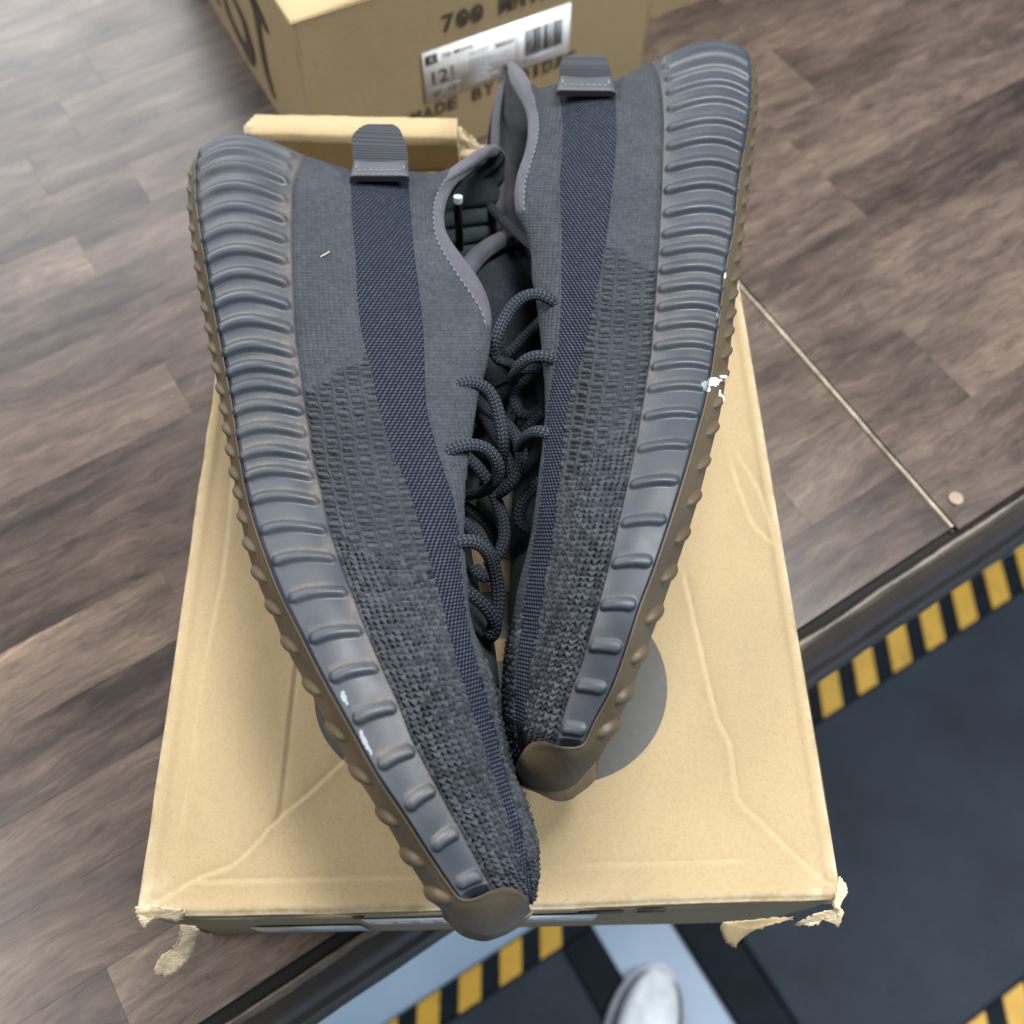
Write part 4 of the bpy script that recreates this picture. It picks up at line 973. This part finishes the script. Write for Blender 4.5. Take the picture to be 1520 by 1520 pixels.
    # stitches along the seam
    sp_ = Cc[NE + 20:NE + iE - 10] + nb[NE + 20:NE + iE - 10, 0] * 0.0006; Ls = np.concatenate([[0], np.cumsum(np.linalg.norm(np.diff(sp_, axis=0), axis=1))])
    gl = []
    for s in np.arange(0.002, Ls[-1] - .003, 0.0031):
        p = np.array([np.interp(s, Ls, sp_[:, k]) for k in range(3)]); p2 = np.array([np.interp(s + 0.0017, Ls, sp_[:, k]) for k in range(3)])
        gl.append(mini_tube(p, p2, 0.00028))
    grids("seam_stitching", gl, M_thread, root)
    S.base3, S.norm3, S.P0, S.cols = base, n, P0, (NM1, N12, N2C, NCE)
    return root

def mini_tube(p, q, r, ns=5):
    d = q - p; L_ = np.linalg.norm(d); d = d / L_; s = np.cross(d, [0, 0, 1.0]); s /= np.linalg.norm(s) + 1e-9; t = np.cross(s, d)
    a = np.linspace(0, 2 * np.pi, ns + 1)
    rings = []
    for k, rr in ((0, 0.2), (0.15, 1), (0.85, 1), (1, 0.2)):
        c = p + d * L_ * k; rings.append(c + np.outer(np.cos(a), s) * r * rr + np.outer(np.sin(a), t) * r * rr)
    return (np.array(rings), True, {})

# ---- traced outlines, left sneaker
Ls = Shoe(); Ls.side = -1; Ls.base = (560, 760); Ls.last = 11
Ls.label = "charcoal knit sneaker on the left, toe lowest, its black lace tip sticking up"
Ls.M = [(453, 231), (440, 269), (436, 324), (436, 381), (438, 439), (442, 497), (449, 559), (458, 617), (466, 680), (472, 703), (485, 759), (498, 808), (518, 864), (541, 926), (564, 982), (590, 1038), (612, 1095), (642, 1155), (675, 1217), (701, 1264), (725, 1311), (745, 1340), (765, 1354)]
Ls.B = [(297, 226), (291, 245), (291, 287), (297, 338), (306, 396), (319, 465), (331, 526), (344, 595), (357, 685), (370, 749), (387, 805), (416, 880), (445, 939), (475, 999), (505, 1053), (530, 1098), (562, 1155), (598, 1208), (630, 1258), (660, 1303), (682, 1334)]
Ls.G = [(288, 236), (281, 252), (279, 300), (284, 353), (295, 425), (308, 494), (320, 555), (331, 617), (342, 685), (352, 735), (365, 808), (384, 867), (405, 913), (430, 972), (460, 1025), (492, 1088), (528, 1150), (566, 1209), (590, 1250), (618, 1298), (640, 1330), (662, 1356)]
Ls.S1 = [(519, 251), (520, 290), (521, 324), (527, 381), (529, 439), (536, 497), (550, 548), (564, 613), (586, 680), (607, 726), (626, 788), (643, 847), (659, 910), (673, 966), (689, 1022), (706, 1076), (722, 1122), (735, 1165), (750, 1210), (764, 1255), (773, 1290), (780, 1318), (783, 1340)]
Ls.S2 = [(607, 254), (609, 290), (612, 324), (617, 381), (623, 439), (628, 497), (630, 555), (633, 609), (648, 664), (664, 712), (676, 749), (683, 790), (686, 847), (692, 905), (705, 975), (718, 1025), (730, 1070), (742, 1113), (752, 1160), (764, 1203), (775, 1245), (783, 1285), (787, 1314), (789, 1340)]
Ls.C = [(651, 258), (641, 283), (637, 302), (638, 330), (643, 355), (660, 389), (684, 425), (712, 461), (722, 486), (722, 510), (716, 544), (704, 588), (699, 620), (693, 660), (687, 700), (685, 740), (685, 790), (687, 830), (689, 870), (693, 915), (708, 965), (722, 1000), (733, 1040), (741, 1078), (750, 1113), (759, 1150), (771, 1196), (783, 1240), (790, 1278), (791, 1310), (790, 1336)]
Ls.E = [(739, 219), (716, 240), (691, 257), (676, 271), (662, 295), (656, 320), (659, 345), (671, 366), (689, 390), (709, 418), (724, 450), (729, 483), (727, 510), (721, 544), (709, 588), (704, 620), (698, 660), (692, 700), (689, 740), (688, 790), (690, 830), (694, 870), (697, 915), (712, 960), (727, 995), (738, 1040), (746, 1078), (756, 1116), (765, 1150), (779, 1185), (793, 1225), (799, 1262), (799, 1294), (796, 1320), (793, 1335)]
#            M     B     G     S1    S2    C     E
Ls.stations = [(231, 228, 238, 251, 254, 258, 219), (262, 258, 266, 275, 277, 281, 246), (300, 300, 308, 308, 309, 308, 285), (350, 350, 358, 354, 355, 354, 335), (420, 420, 428, 422, 422, 420, 410), (490, 490, 497, 490, 490, 489, 489), (780, 782, 790, 780, 780, 780, 780), (880, 897, 905, 873, 869, 866, 864), (1000, 1025, 1032, 986, 978, 972, 968), (1120, 1155, 1160, 1094, 1086, 1080, 1076), (1200, 1243, 1250, 1170, 1164, 1160, 1157), (1311, 1333, 1350, 1288, 1282, 1277, 1273), (1340, 1334, 1356, 1318, 1314, 1312, 1310), (1352, 1334, 1356, 1342, 1340, 1336, 1335)]
Ls.ribs = [206, 224, 246, 276, 307, 338, 371, 405, 439, 476, 512, 543, 571, 600, 634, 668, 699, 736, 780, 826, 879, 939, 996, 1057, 1123, 1184, 1246, 1306]
Ls.lugs = [262, 285, 312, 342, 370, 400, 430, 460, 490, 520, 550, 580, 610, 640, 672, 705, 735, 770, 812, 855, 905, 960, 1022, 1088, 1150, 1214, 1275, 1332]
Ls.bow = [31, 26, 21, 13, 9, 5]
Ls.wE = ([0, .03, .07, .12, .2, .27, .5, .68, .76, .84, 1], [.0065, .014, .021, .0255, .027, .026, .024, .0215, .010, 0, 0])
Ls.prof = ([0, .2, .4, .65, .8, 1.1], [3.0, 3.0, 2.6, 2.2, 2.0, 1.9])
Ls.scuffs = [((511, 1035), 3.5, 12, -0.35, 0.5), ((541, 1099), 3.5, 17, -0.40, 0.5), ((548, 1112), 2, 9, -0.4, 0.5)]  # highlight glints painted as pale patches on the midsole
Ls.dust = 0.85
Ls.block = ((585, 527), (800, 862)); Ls.chunk2 = 960; Ls.upper_cols = (124, 62, 56, 10)
Ls.capT = [(682, 1334), (690, 1335), (707, 1332), (725, 1323), (746, 1317), (763, 1319), (778, 1329), (787, 1350)]
Ls.capB = [(662, 1356), (676, 1370), (692, 1380), (719, 1388), (746, 1383), (766, 1372), (778, 1362), (787, 1352)]
Ls.lining = M_line; Ls.padrib = 1.0; Ls.bind_end = 500; Ls.roll = 0.46; Ls.farw = 0.35
build_shoe(Ls)

Rs = Shoe(); Rs.side = 1; Rs.base = (900, 640); Rs.last = 10
Rs.label = "charcoal knit sneaker on the right with a white paint chip on its sole edge"
Rs.M = [(967, 92), (976, 122), (981, 172), (981, 224), (979, 277), (977, 329), (974, 382), (971, 435), (967, 487), (965, 515), (960, 549), (952, 599), (943, 655), (933, 704), (920, 760), (908, 816), (894, 872), (878, 931), (861, 988), (846, 1027), (834, 1067), (827, 1096), (815, 1120), (800, 1135)]
Rs.B = [(1110, 80), (1114, 95), (1115, 126), (1112, 178), (1102, 231), (1094, 283), (1089, 336), (1081, 375), (1074, 412), (1068, 461), (1062, 507), (1056, 549), (1046, 599), (1035, 638), (1020, 691), (1005, 740), (987, 796), (969, 849), (950, 898), (933, 951), (919, 993), (903, 1033), (888, 1059), (876, 1083), (868, 1104)]
Rs.G = [(1118, 92), (1124, 116), (1126, 139), (1123, 178), (1117, 237), (1110, 290), (1104, 336), (1099, 389), (1093, 435), (1087, 491), (1083, 525), (1077, 566), (1068, 618), (1053, 678), (1036, 743), (1017, 803), (999, 855), (977, 918), (957, 970), (943, 1008), (927, 1051), (911, 1085), (896, 1115)]
Rs.S1 = [(913, 133), (916, 188), (914, 237), (910, 277), (905, 320), (900, 352), (893, 395), (885, 435), (877, 474), (865, 525), (849, 572), (838, 625), (834, 664), (830, 711), (826, 750), (821, 796), (811, 862), (801, 928), (789, 987), (784, 1030), (781, 1075), (780, 1105), (781, 1128)]
Rs.S2 = [(829, 137), (834, 198), (831, 251), (831, 297), (833, 336), (833, 375), (833, 418), (832, 454), (829, 500), (824, 535), (818, 570), (812, 609), (808, 655), (805, 700), (802, 740), (796, 785), (785, 845), (776, 911), (769, 977), (765, 1020), (764, 1068), (770, 1100), (775, 1125)]
Rs.C = [(795, 132), (803, 150), (805, 170), (804, 195), (799, 220), (790, 246), (783, 270), (781, 300), (783, 325), (788, 345), (793, 380), (795, 418), (801, 448), (807, 500), (811, 548), (813, 585), (813, 623), (809, 664), (805, 695), (801, 728), (794, 778), (789, 808), (781, 845), (771, 880), (764, 928), (756, 961), (753, 1000), (753, 1060), (758, 1090), (766, 1122)]
Rs.E = [(756, 91), (754, 102), (759, 124), (771, 143), (782, 163), (786, 185), (784, 222), (773, 255), (766, 283), (766, 313), (774, 331), (782, 347), (789, 380), (791, 418), (797, 448), (803, 500), (807, 548), (810, 585), (810, 623), (806, 664), (802, 695), (798, 728), (792, 775), (787, 805), (778, 840), (768, 878), (760, 928), (752, 961), (748, 1000), (747, 1060), (752, 1090), (760, 1122)]
Rs.stations = [(92, 82, 92, 120, 124, 132, 92), (122, 120, 128, 150, 152, 158, 128), (172, 172, 180, 188, 189, 190, 175), (250, 250, 256, 252, 250, 247, 244), (330, 330, 337, 330, 330, 328, 330), (500, 500, 506, 500, 500, 500, 500), (700, 694, 702, 704, 706, 707, 708), (800, 798, 806, 800, 800, 800, 800), (900, 903, 912, 893, 890, 888, 886), (1020, 1031, 1042, 1008, 1003, 1000, 998), (1095, 1102, 1113, 1078, 1070, 1066, 1062), (1120, 1103, 1115, 1105, 1100, 1098, 1096), (1134, 1104, 1116, 1127, 1124, 1122, 1121)]
Rs.ribs = [66, 80, 98, 120, 146, 176, 205, 238, 272, 307, 338, 366, 393, 421, 449, 478, 508, 538, 571, 612, 660, 713, 771, 832, 896, 959, 1020, 1083]
Rs.lugs = [118, 140, 164, 190, 216, 244, 272, 300, 328, 356, 384, 412, 440, 468, 496, 526, 560, 598, 640, 690, 742, 797, 855, 915, 975, 1035, 1085]
Rs.bow = [26, 22, 17, 10, 6, 2]
Rs.wE = ([0, .03, .07, .12, .2, .27, .5, .66, .74, .84, 1], [.003, .010, .019, .025, .027, .026, .024, .0215, .010, 0, 0])
Rs.prof = Ls.prof
Rs.scuffs = [((1058, 567), 18, 7, 2.75, 0.42), ((1046, 575), 9, 5, 0.3, 0.42), ((1068, 592), 1.5, 14, 0.1, 0.5), ((1075, 410), 2, 4, 0.2, 0.5), ((1065, 466), 1.5, 7, 0.1, 0.45)]
Rs.dust = 0.45
Rs.block = ((405, 362), (610, 735)); Rs.chunk2 = 880; Rs.upper_cols = (124, 62, 56, 10)
Rs.capT = [(868, 1104), (864, 1107), (852, 1109), (829, 1107), (811, 1101), (793, 1101), (780, 1110), (768, 1131), (765, 1146)]
Rs.capB = [(896, 1115), (884, 1132), (870, 1147), (852, 1166), (826, 1175), (796, 1169), (778, 1162), (769, 1155), (765, 1148)]
Rs.lining = M_lineg; Rs.padrib = 0.5; Rs.bind_end = 335; Rs.roll = 0.95; Rs.farw = 0.03
build_shoe(Rs)

# ---- pull tabs
def pull_tab(S, rowsL, rowsR, base_n, zs, patch):
    """rowsL / rowsR: left and right outline from base to tip"""
    n = 46; a = catmull(np.array(rowsL, float), 20); a, _ = resample(a, n); b_ = catmull(np.array(rowsR, float), 20); b_, _ = resample(b_, n)
    q = np.linspace(0, 1, 30); PX = a[:, None] * (1 - q)[None, :, None] + b_[:, None] * q[None, :, None]
    z = np.interp(np.linspace(0, 1, n), np.linspace(0, 1, len(zs)), zs)
    V = U(PX[..., 0], PX[..., 1], z[:, None] + 0.0012 * np.sin(np.pi * q)[None])
    nn = gnormals(V); nn = nn if np.median(nn[..., 2]) > 0 else -nn
    uu_ = np.concatenate([[0], np.cumsum(np.linalg.norm(np.diff(V[:, 15], axis=0), axis=1))]) * 1000
    kuv = np.zeros((n, 30, 3)); kuv[..., 0] = uu_[:, None]; kuv[..., 1] = (q * 22)[None]
    V = V + nn * (0.00025 * np.sin(uu_ * 2 * np.pi / 1.25))[:, None, None]
    lo = V - nn * 0.0030
    rim = [np.stack([V[:, 0], lo[:, 0]], 1), np.stack([V[:, -1], lo[:, -1]], 1), np.stack([V[-1], lo[-1]], 1), np.stack([V[0], lo[0]], 1)]
    fl = S.side < 0
    tab = grids("pull_tab", [(V, False, {"kuv": kuv}), (lo, True, {"kuv": kuv})] + [(r, False, {}) for r in rim], M_web, S.root, True, {"kuv": 'FLOAT_VECTOR'})
    # stitched patch at the base
    P = np.array(patch, float); c = P.mean(0); nP = 14
    tt = np.linspace(0, 1, 40)[None, :, None]; ss = np.linspace(0, 1, nP)[:, None, None]
    top = P[0] * (1 - tt) + P[1] * tt; bot = P[3] * (1 - tt) + P[2] * tt; PXp = top * (1 - ss) + bot * ss
    z0, z1 = base_n
    Zp = z0 * (1 - ss[..., 0]) + z1 * ss[..., 0] + 0 * tt[..., 0]
    e = np.minimum(np.minimum(tt[..., 0], 1 - tt[..., 0]) * 6, np.minimum(ss[..., 0], 1 - ss[..., 0]) * 2.2); e = np.clip(e, 0, 1)
    Zp = Zp + 0.0016 * np.sqrt(e * (2 - e)) - 0.0002
    Vp = U(PXp[..., 0], PXp[..., 1], Zp)
    lo = Vp.copy(); lo[..., 2] -= 0.0022
    pt = grids("stitched_patch", [(Vp, False, {}), (np.stack([Vp[0], lo[0]]), True, {}), (np.stack([Vp[-1], lo[-1]]), False, {}), (np.stack([Vp[:, 0], lo[:, 0]], 1), False, {}), (np.stack([Vp[:, -1], lo[:, -1]], 1), True, {})], M_patch, tab)
    row = Vp[int(nP * .62)]; gl = []
    for k in range(4, 34, 4): gl.append(mini_tube(row[k] + [0, 0, .0002], row[k + 2] + [0, 0, .0002], 0.0004))
    for k in (3, 36):
        gl.append(mini_tube(Vp[4, k] + [0, 0, .0002], Vp[7, k] + [0, 0, .0002], 0.0004))
    grids("patch_stitching", gl, M_thread, tab)
zl = 0.0445 + 0.0355
pull_tab(Ls, [(521, 256), (524, 240), (522, 215), (524, 200), (536, 188), (548, 184)], [(606, 256), (606, 240), (604, 220), (599, 204), (592, 190), (582, 184)], (zl - .001, zl + .0005), [0.077, 0.079, 0.080, 0.079, 0.076], [(526, 238), (605, 238), (607, 263), (519, 263)])
pull_tab(Rs, [(828, 130), (830, 112), (831, 100), (834, 90), (840, 84), (850, 82)], [(912, 132), (908, 112), (905, 100), (902, 90), (896, 84), (886, 82)], (zl - .001, zl + .0005), [0.077, 0.079, 0.080, 0.079, 0.076], [(832, 111), (907, 112), (914, 137), (826, 136)])

# ---- tongues (dark padded sheets inside the throats)
def sheet(name, S, left, right, zl_, zr_, mat, parent, n=60, mcols=26, bulge=0.003, relief=None):
    a, _ = resample(catmull(np.array(left, float), 16), n); b_, _ = resample(catmull(np.array(right, float), 16), n)
    q = np.linspace(0, 1, mcols); PX = a[:, None] * (1 - q)[None, :, None] + b_[:, None] * q[None, :, None]
    za = np.interp(np.linspace(0, 1, n), np.linspace(0, 1, len(zl_)), zl_); zb = np.interp(np.linspace(0, 1, n), np.linspace(0, 1, len(zr_)), zr_)
    Z = za[:, None] * (1 - q)[None] + zb[:, None] * q[None] + bulge * np.sin(np.pi * q)[None]
    if relief is not None: Z = Z + relief(np.linspace(0, 1, n)[:, None], q[None])
    V = U(PX[..., 0], PX[..., 1], Z); lo = V.copy(); lo[..., 2] -= 0.003
    kuv = np.zeros(V.shape); kuv[..., 0] = np.linspace(0, n * 1.0, n)[:, None]; kuv[..., 1] = (q * 20)[None]; kuv[..., 2] = 0.1
    rim = [np.stack([V[:, 0], lo[:, 0]], 1), np.stack([V[:, -1], lo[:, -1]], 1), np.stack([V[-1], lo[-1]], 1), np.stack([V[0], lo[0]], 1)]
    return grids(name, [(V, False, {"kuv": kuv}), (lo, True, {"kuv": kuv})] + [(r, False, {}) for r in rim], mat, parent, True, {"kuv": 'FLOAT_VECTOR'})
tg1 = sheet("tongue", Ls, [(694, 400), (712, 440), (724, 490), (716, 540), (704, 590), (700, 640)], [(768, 356), (792, 385), (802, 440), (800, 500), (775, 560), (742, 610)], [0.050, 0.050, 0.048, 0.042, 0.036, 0.03], [0.030, 0.028, 0.026, 0.024, 0.022, 0.02], M_tongue, Ls.root)
def twill(a, b_):
    x = a * 90; y = b_ * 38; k = np.floor(y); return 0.00022 * np.cos(2 * np.pi * (x * 0.5 + 0.5 * np.abs((y - k) * 2 - 1) + 0.5 * k))
sheet("tongue_knit", Ls, [(700, 410), (714, 440), (725, 488), (718, 538), (708, 586)], [(768, 362), (790, 388), (800, 440), (798, 498), (775, 555)], [0.0508, 0.0508, 0.0486, 0.0426, 0.0366], [0.0318, 0.0296, 0.0276, 0.0256, 0.0236], M_tongue, tg1, 220, 130, 0.0034, twill)
def padrel(a, b_):
    r = np.zeros(np.broadcast(a, b_).shape)
    for c_ in (0.50, 0.66, 0.82): r = np.maximum(r, 0.0024 * np.clip(1 - ((a - c_) / 0.075) ** 2, 0, 1) ** 0.5)
    return np.maximum(r, 0.0030 * np.clip(1 - ((a - 0.20) / 0.22) ** 4, 0, 1) ** 0.5)
sheet("collar_padding", Ls, [(700, 256), (680, 276), (664, 300), (655, 326), (655, 352), (664, 385), (676, 410)], [(730, 234), (743, 256), (744, 284), (739, 312), (731, 340), (718, 368), (700, 400)], [0.052, 0.050, 0.048, 0.045, 0.042, 0.040, 0.038], [0.036, 0.033, 0.030, 0.028, 0.026, 0.024, 0.022], M_pad, Ls.root, 160, 40, 0.0, padrel)
tube("collar_binding", [U(676, 262, .062), U(690, 248, .060), U(708, 234, .056), U(726, 225, .050), U(738, 226, .044), U(745, 242, .038), U(746, 268, .034), U(741, 300, .030), U(733, 334, .027), U(720, 366, .024), U(704, 392, .022)], 0.0031, M_bind, Ls.root, 0.9)
tube("tongue_binding", [U(690, 404, .052), U(712, 378, .049), U(736, 361, .044), U(758, 353, .038), U(776, 356, .033), U(792, 378, .029)], 0.0042, M_bind, tg1, 0.8)
sheet("tongue", Rs, [(770, 470), (758, 560), (752, 620), (762, 700), (758, 785), (757, 870), (753, 950)], [(815, 470), (822, 560), (822, 620), (815, 700), (802, 785), (780, 870), (760, 950)], [0.014, 0.010, 0.010, 0.012, 0.014, 0.02, 0.028], [0.022, 0.020, 0.020, 0.022, 0.028, 0.034, 0.042], M_line, Rs.root)
sheet("tongue", Ls, [(680, 690), (676, 760), (676, 820), (682, 880), (694, 940), (708, 985)], [(694, 690), (696, 760), (700, 820), (716, 890), (733, 950), (742, 1020)], [0.034, .034, .034, .036, .040, .044], [0.024, .020, .020, .022, .030, .040], M_line, Ls.root)

# ---- laces: (pixel, pixel, height) paths
LR = 0.00245
def lace(S, pts, r=LR): return tube("lace", [U(*p) for p in pts], r, M_lace, S.root, 0.74)
zt = lambda z: z
lace(Ls, [(674, 520, .066), (679, 511, .071), (690, 504, .0735), (706, 500, .073), (724, 498, .067), (740, 500, .058)])
lace(Rs, [(829, 458, .071), (824, 450, .0755), (812, 441, .078), (795, 436, .078), (776, 441, .077), (760, 455, .075), (748, 474, .073), (738, 496, .071), (733, 516, .067), (737, 532, .062), (752, 540, .055), (770, 545, .048)])
lace(Ls, [(716, 296, .028), (726, 306, .032), (742, 322, .040), (762, 340, .050), (782, 358, .060), (800, 374, .066), (808, 384, .064)])
lace(Rs, [(834, 542, .070), (828, 536, .0745), (815, 530, .077), (800, 528, .077), (784, 532, .075), (772, 541, .072), (764, 552, .067), (761, 566, .058)])
lace(Rs, [(806, 474, .048), (792, 488, .046), (776, 504, .044), (760, 520, .042), (746, 530, .040)])
lace(Ls, [(659, 608, .066), (655, 596, .070), (660, 583, .073), (675, 572, .0745), (696, 567, .074), (714, 571, .072), (728, 583, .069), (737, 603, .066), (744, 632, .062), (747, 660, .058), (743, 690, .050), (736, 712, .044)])
lace(Ls, [(706, 590, .044), (718, 604, .047), (736, 617, .050), (754, 632, .053), (767, 650, .055), (774, 674, .055), (771, 698, .053), (760, 716, .050), (746, 729, .046), (734, 738, .040)])
lace(Ls, [(648, 708, .068), (644, 694, .071), (651, 680, .074), (668, 668, .0755), (690, 661, .0755), (710, 661, .074), (726, 669, .071), (737, 684, .067), (740, 702, .062), (732, 719, .056), (716, 730, .050), (696, 734, .044), (680, 734, .036)])
lace(Ls, [(690, 676, .050), (704, 688, .050), (716, 702, .049), (726, 718, .046), (733, 734, .043), (742, 756, .040), (749, 783, .038), (747, 808, .037), (737, 826, .036), (724, 842, .034)])
lace(Ls, [(664, 830, .068), (661, 820, .0705), (668, 810, .0735), (684, 803, .075), (702, 803, .0735), (716, 811, .070), (727, 826, .065), (734, 846, .060), (739, 872, .055), (740, 900, .051), (735, 925, .048), (726, 944, .044)])
lace(Ls, [(686, 774, .048), (700, 786, .048), (714, 801, .048), (726, 820, .046), (732, 842, .044), (726, 856, .042), (714, 856, .042), (704, 842, .042)])
lace(Ls, [(692, 876, .056), (706, 887, .056), (720, 900, .054), (731, 915, .051), (736, 931, .047), (730, 945, .043), (722, 950, .040)])
lace(Rs, [(829, 658, .070), (824, 650, .0735), (812, 643, .0755), (798, 640, .074), (785, 644, .070), (776, 653, .064), (770, 668, .054)])
lace(Rs, [(806, 712, .050), (790, 726, .047), (778, 742, .044), (771, 760, .041), (772, 778, .038), (782, 784, .036)])
lace(Rs, [(808, 612, .044), (796, 624, .042), (782, 638, .040), (770, 650, .038)])
lace(Rs, [(738, 520, .056), (752, 538, .052), (772, 548, .050), (794, 546, .050), (806, 552, .046)])
lace(Rs, [(790, 560, .040), (774, 572, .038), (764, 592, .037), (770, 612, .036), (786, 618, .034), (804, 606, .034)])
lace(Ls, [(712, 604, .034), (726, 630, .034), (742, 660, .033), (757, 690, .031), (760, 716, .028)])
lace(Ls, [(690, 752, .030), (704, 760, .030), (722, 776, .028), (734, 796, .026), (738, 820, .024)])
# lace tip standing in the left collar
ag = tube("aglet", [U(682, 384, .030), U(682, 360, .040), U(681, 335, .050), U(680, 312, .060), U(680, 298, .066)], 0.0018, M_agl, Ls.root, 1.0)
tube("aglet_tip", [U(680, 299, .066), U(680, 295, .0675), U(680, 291.5, .0685)], 0.0019, M_tip, ag, 1.0)

# a loose pale fibre on the left sneaker
tag(tube("lint_fibre", [U(476, 381, .0835), U(481, 377, .0840), U(484, 378, .0838), U(489, 373, .0842)], 0.00022, M_torn, None), "tiny pale lint fibre lying on the left sneaker's side knit", "lint")

# ------------------------------------------------------------------ the photographer's shoe on the floor
def white_shoe():
    tip = U(985, 1430, 0 - Z0 + 0.03)[:2]; ax = U(940, 1600, -Z0 + .03)[:2] - tip; ax /= np.linalg.norm(ax); sd = np.array([-ax[1], ax[0]])
    root = empty("white_shoe", (*(tip + ax * 0.14), 0)); tag(root, "white shoe toe with grey rim standing on the concrete between the mats", "shoe")
    n, k = 90, 40
    s = 0.29 * (1 - np.cos(np.pi * np.linspace(0, 1, n))) / 2
    hw = np.interp(s, [0.085, .12, .17, .24, .26], [.049, .049, .043, .038, .036]) * np.sqrt(np.clip(1 - np.clip(1 - s / 0.085, 0, 1) ** 2.1, 0, 1)) * np.sqrt(np.clip(1 - np.clip(1 - (0.29 - s) / 0.04, 0, 1) ** 2, 0, 1))
    top = gsm(np.interp(s, [0, .02, .05, .10, .16, .22, .27, .29], [.034, .047, .056, .066, .095, .11, .11, .10]), 2)
    def loft(w0, h0, h1, ins, e=2.4):
        a = np.linspace(0, np.pi, k); V = np.zeros((n, k, 3))
        for i in range(n):
            w = max(hw[i] - ins, 0.0005) if i not in (0, n - 1) else 0.0005
            ca, sa = np.cos(a), np.sin(a); lat = np.sign(ca) * np.abs(ca) ** (2 / e) * w * w0; up = np.abs(sa) ** (2 / e)
            xy = tip + ax * (s[i] + (ins if i == 0 else 0)) + np.outer(lat, sd); V[i, :, :2] = xy; V[i, :, 2] = h0 + (h1(i) - h0) * up
        return V
    grids("sole", [(loft(1.0, 0.0, lambda i: 0.034, 0.0, 5), False, {})], plain("white_foam_sole", (0.50, 0.50, 0.58), 0.5), root)
    grids("rim", [(loft(1.0, 0.028, lambda i: top[i] - 0.008, 0.006), False, {})], plain("grey_mudguard", (0.10, 0.115, 0.14), 0.6), root)
    V = loft(1.0, 0.035, lambda i: top[i] + 0.002, 0.0125)[12:]
    grids("upper", [(V, False, {})], plain("white_leather", (0.66, 0.70, 0.74), 0.35), root)
white_shoe()
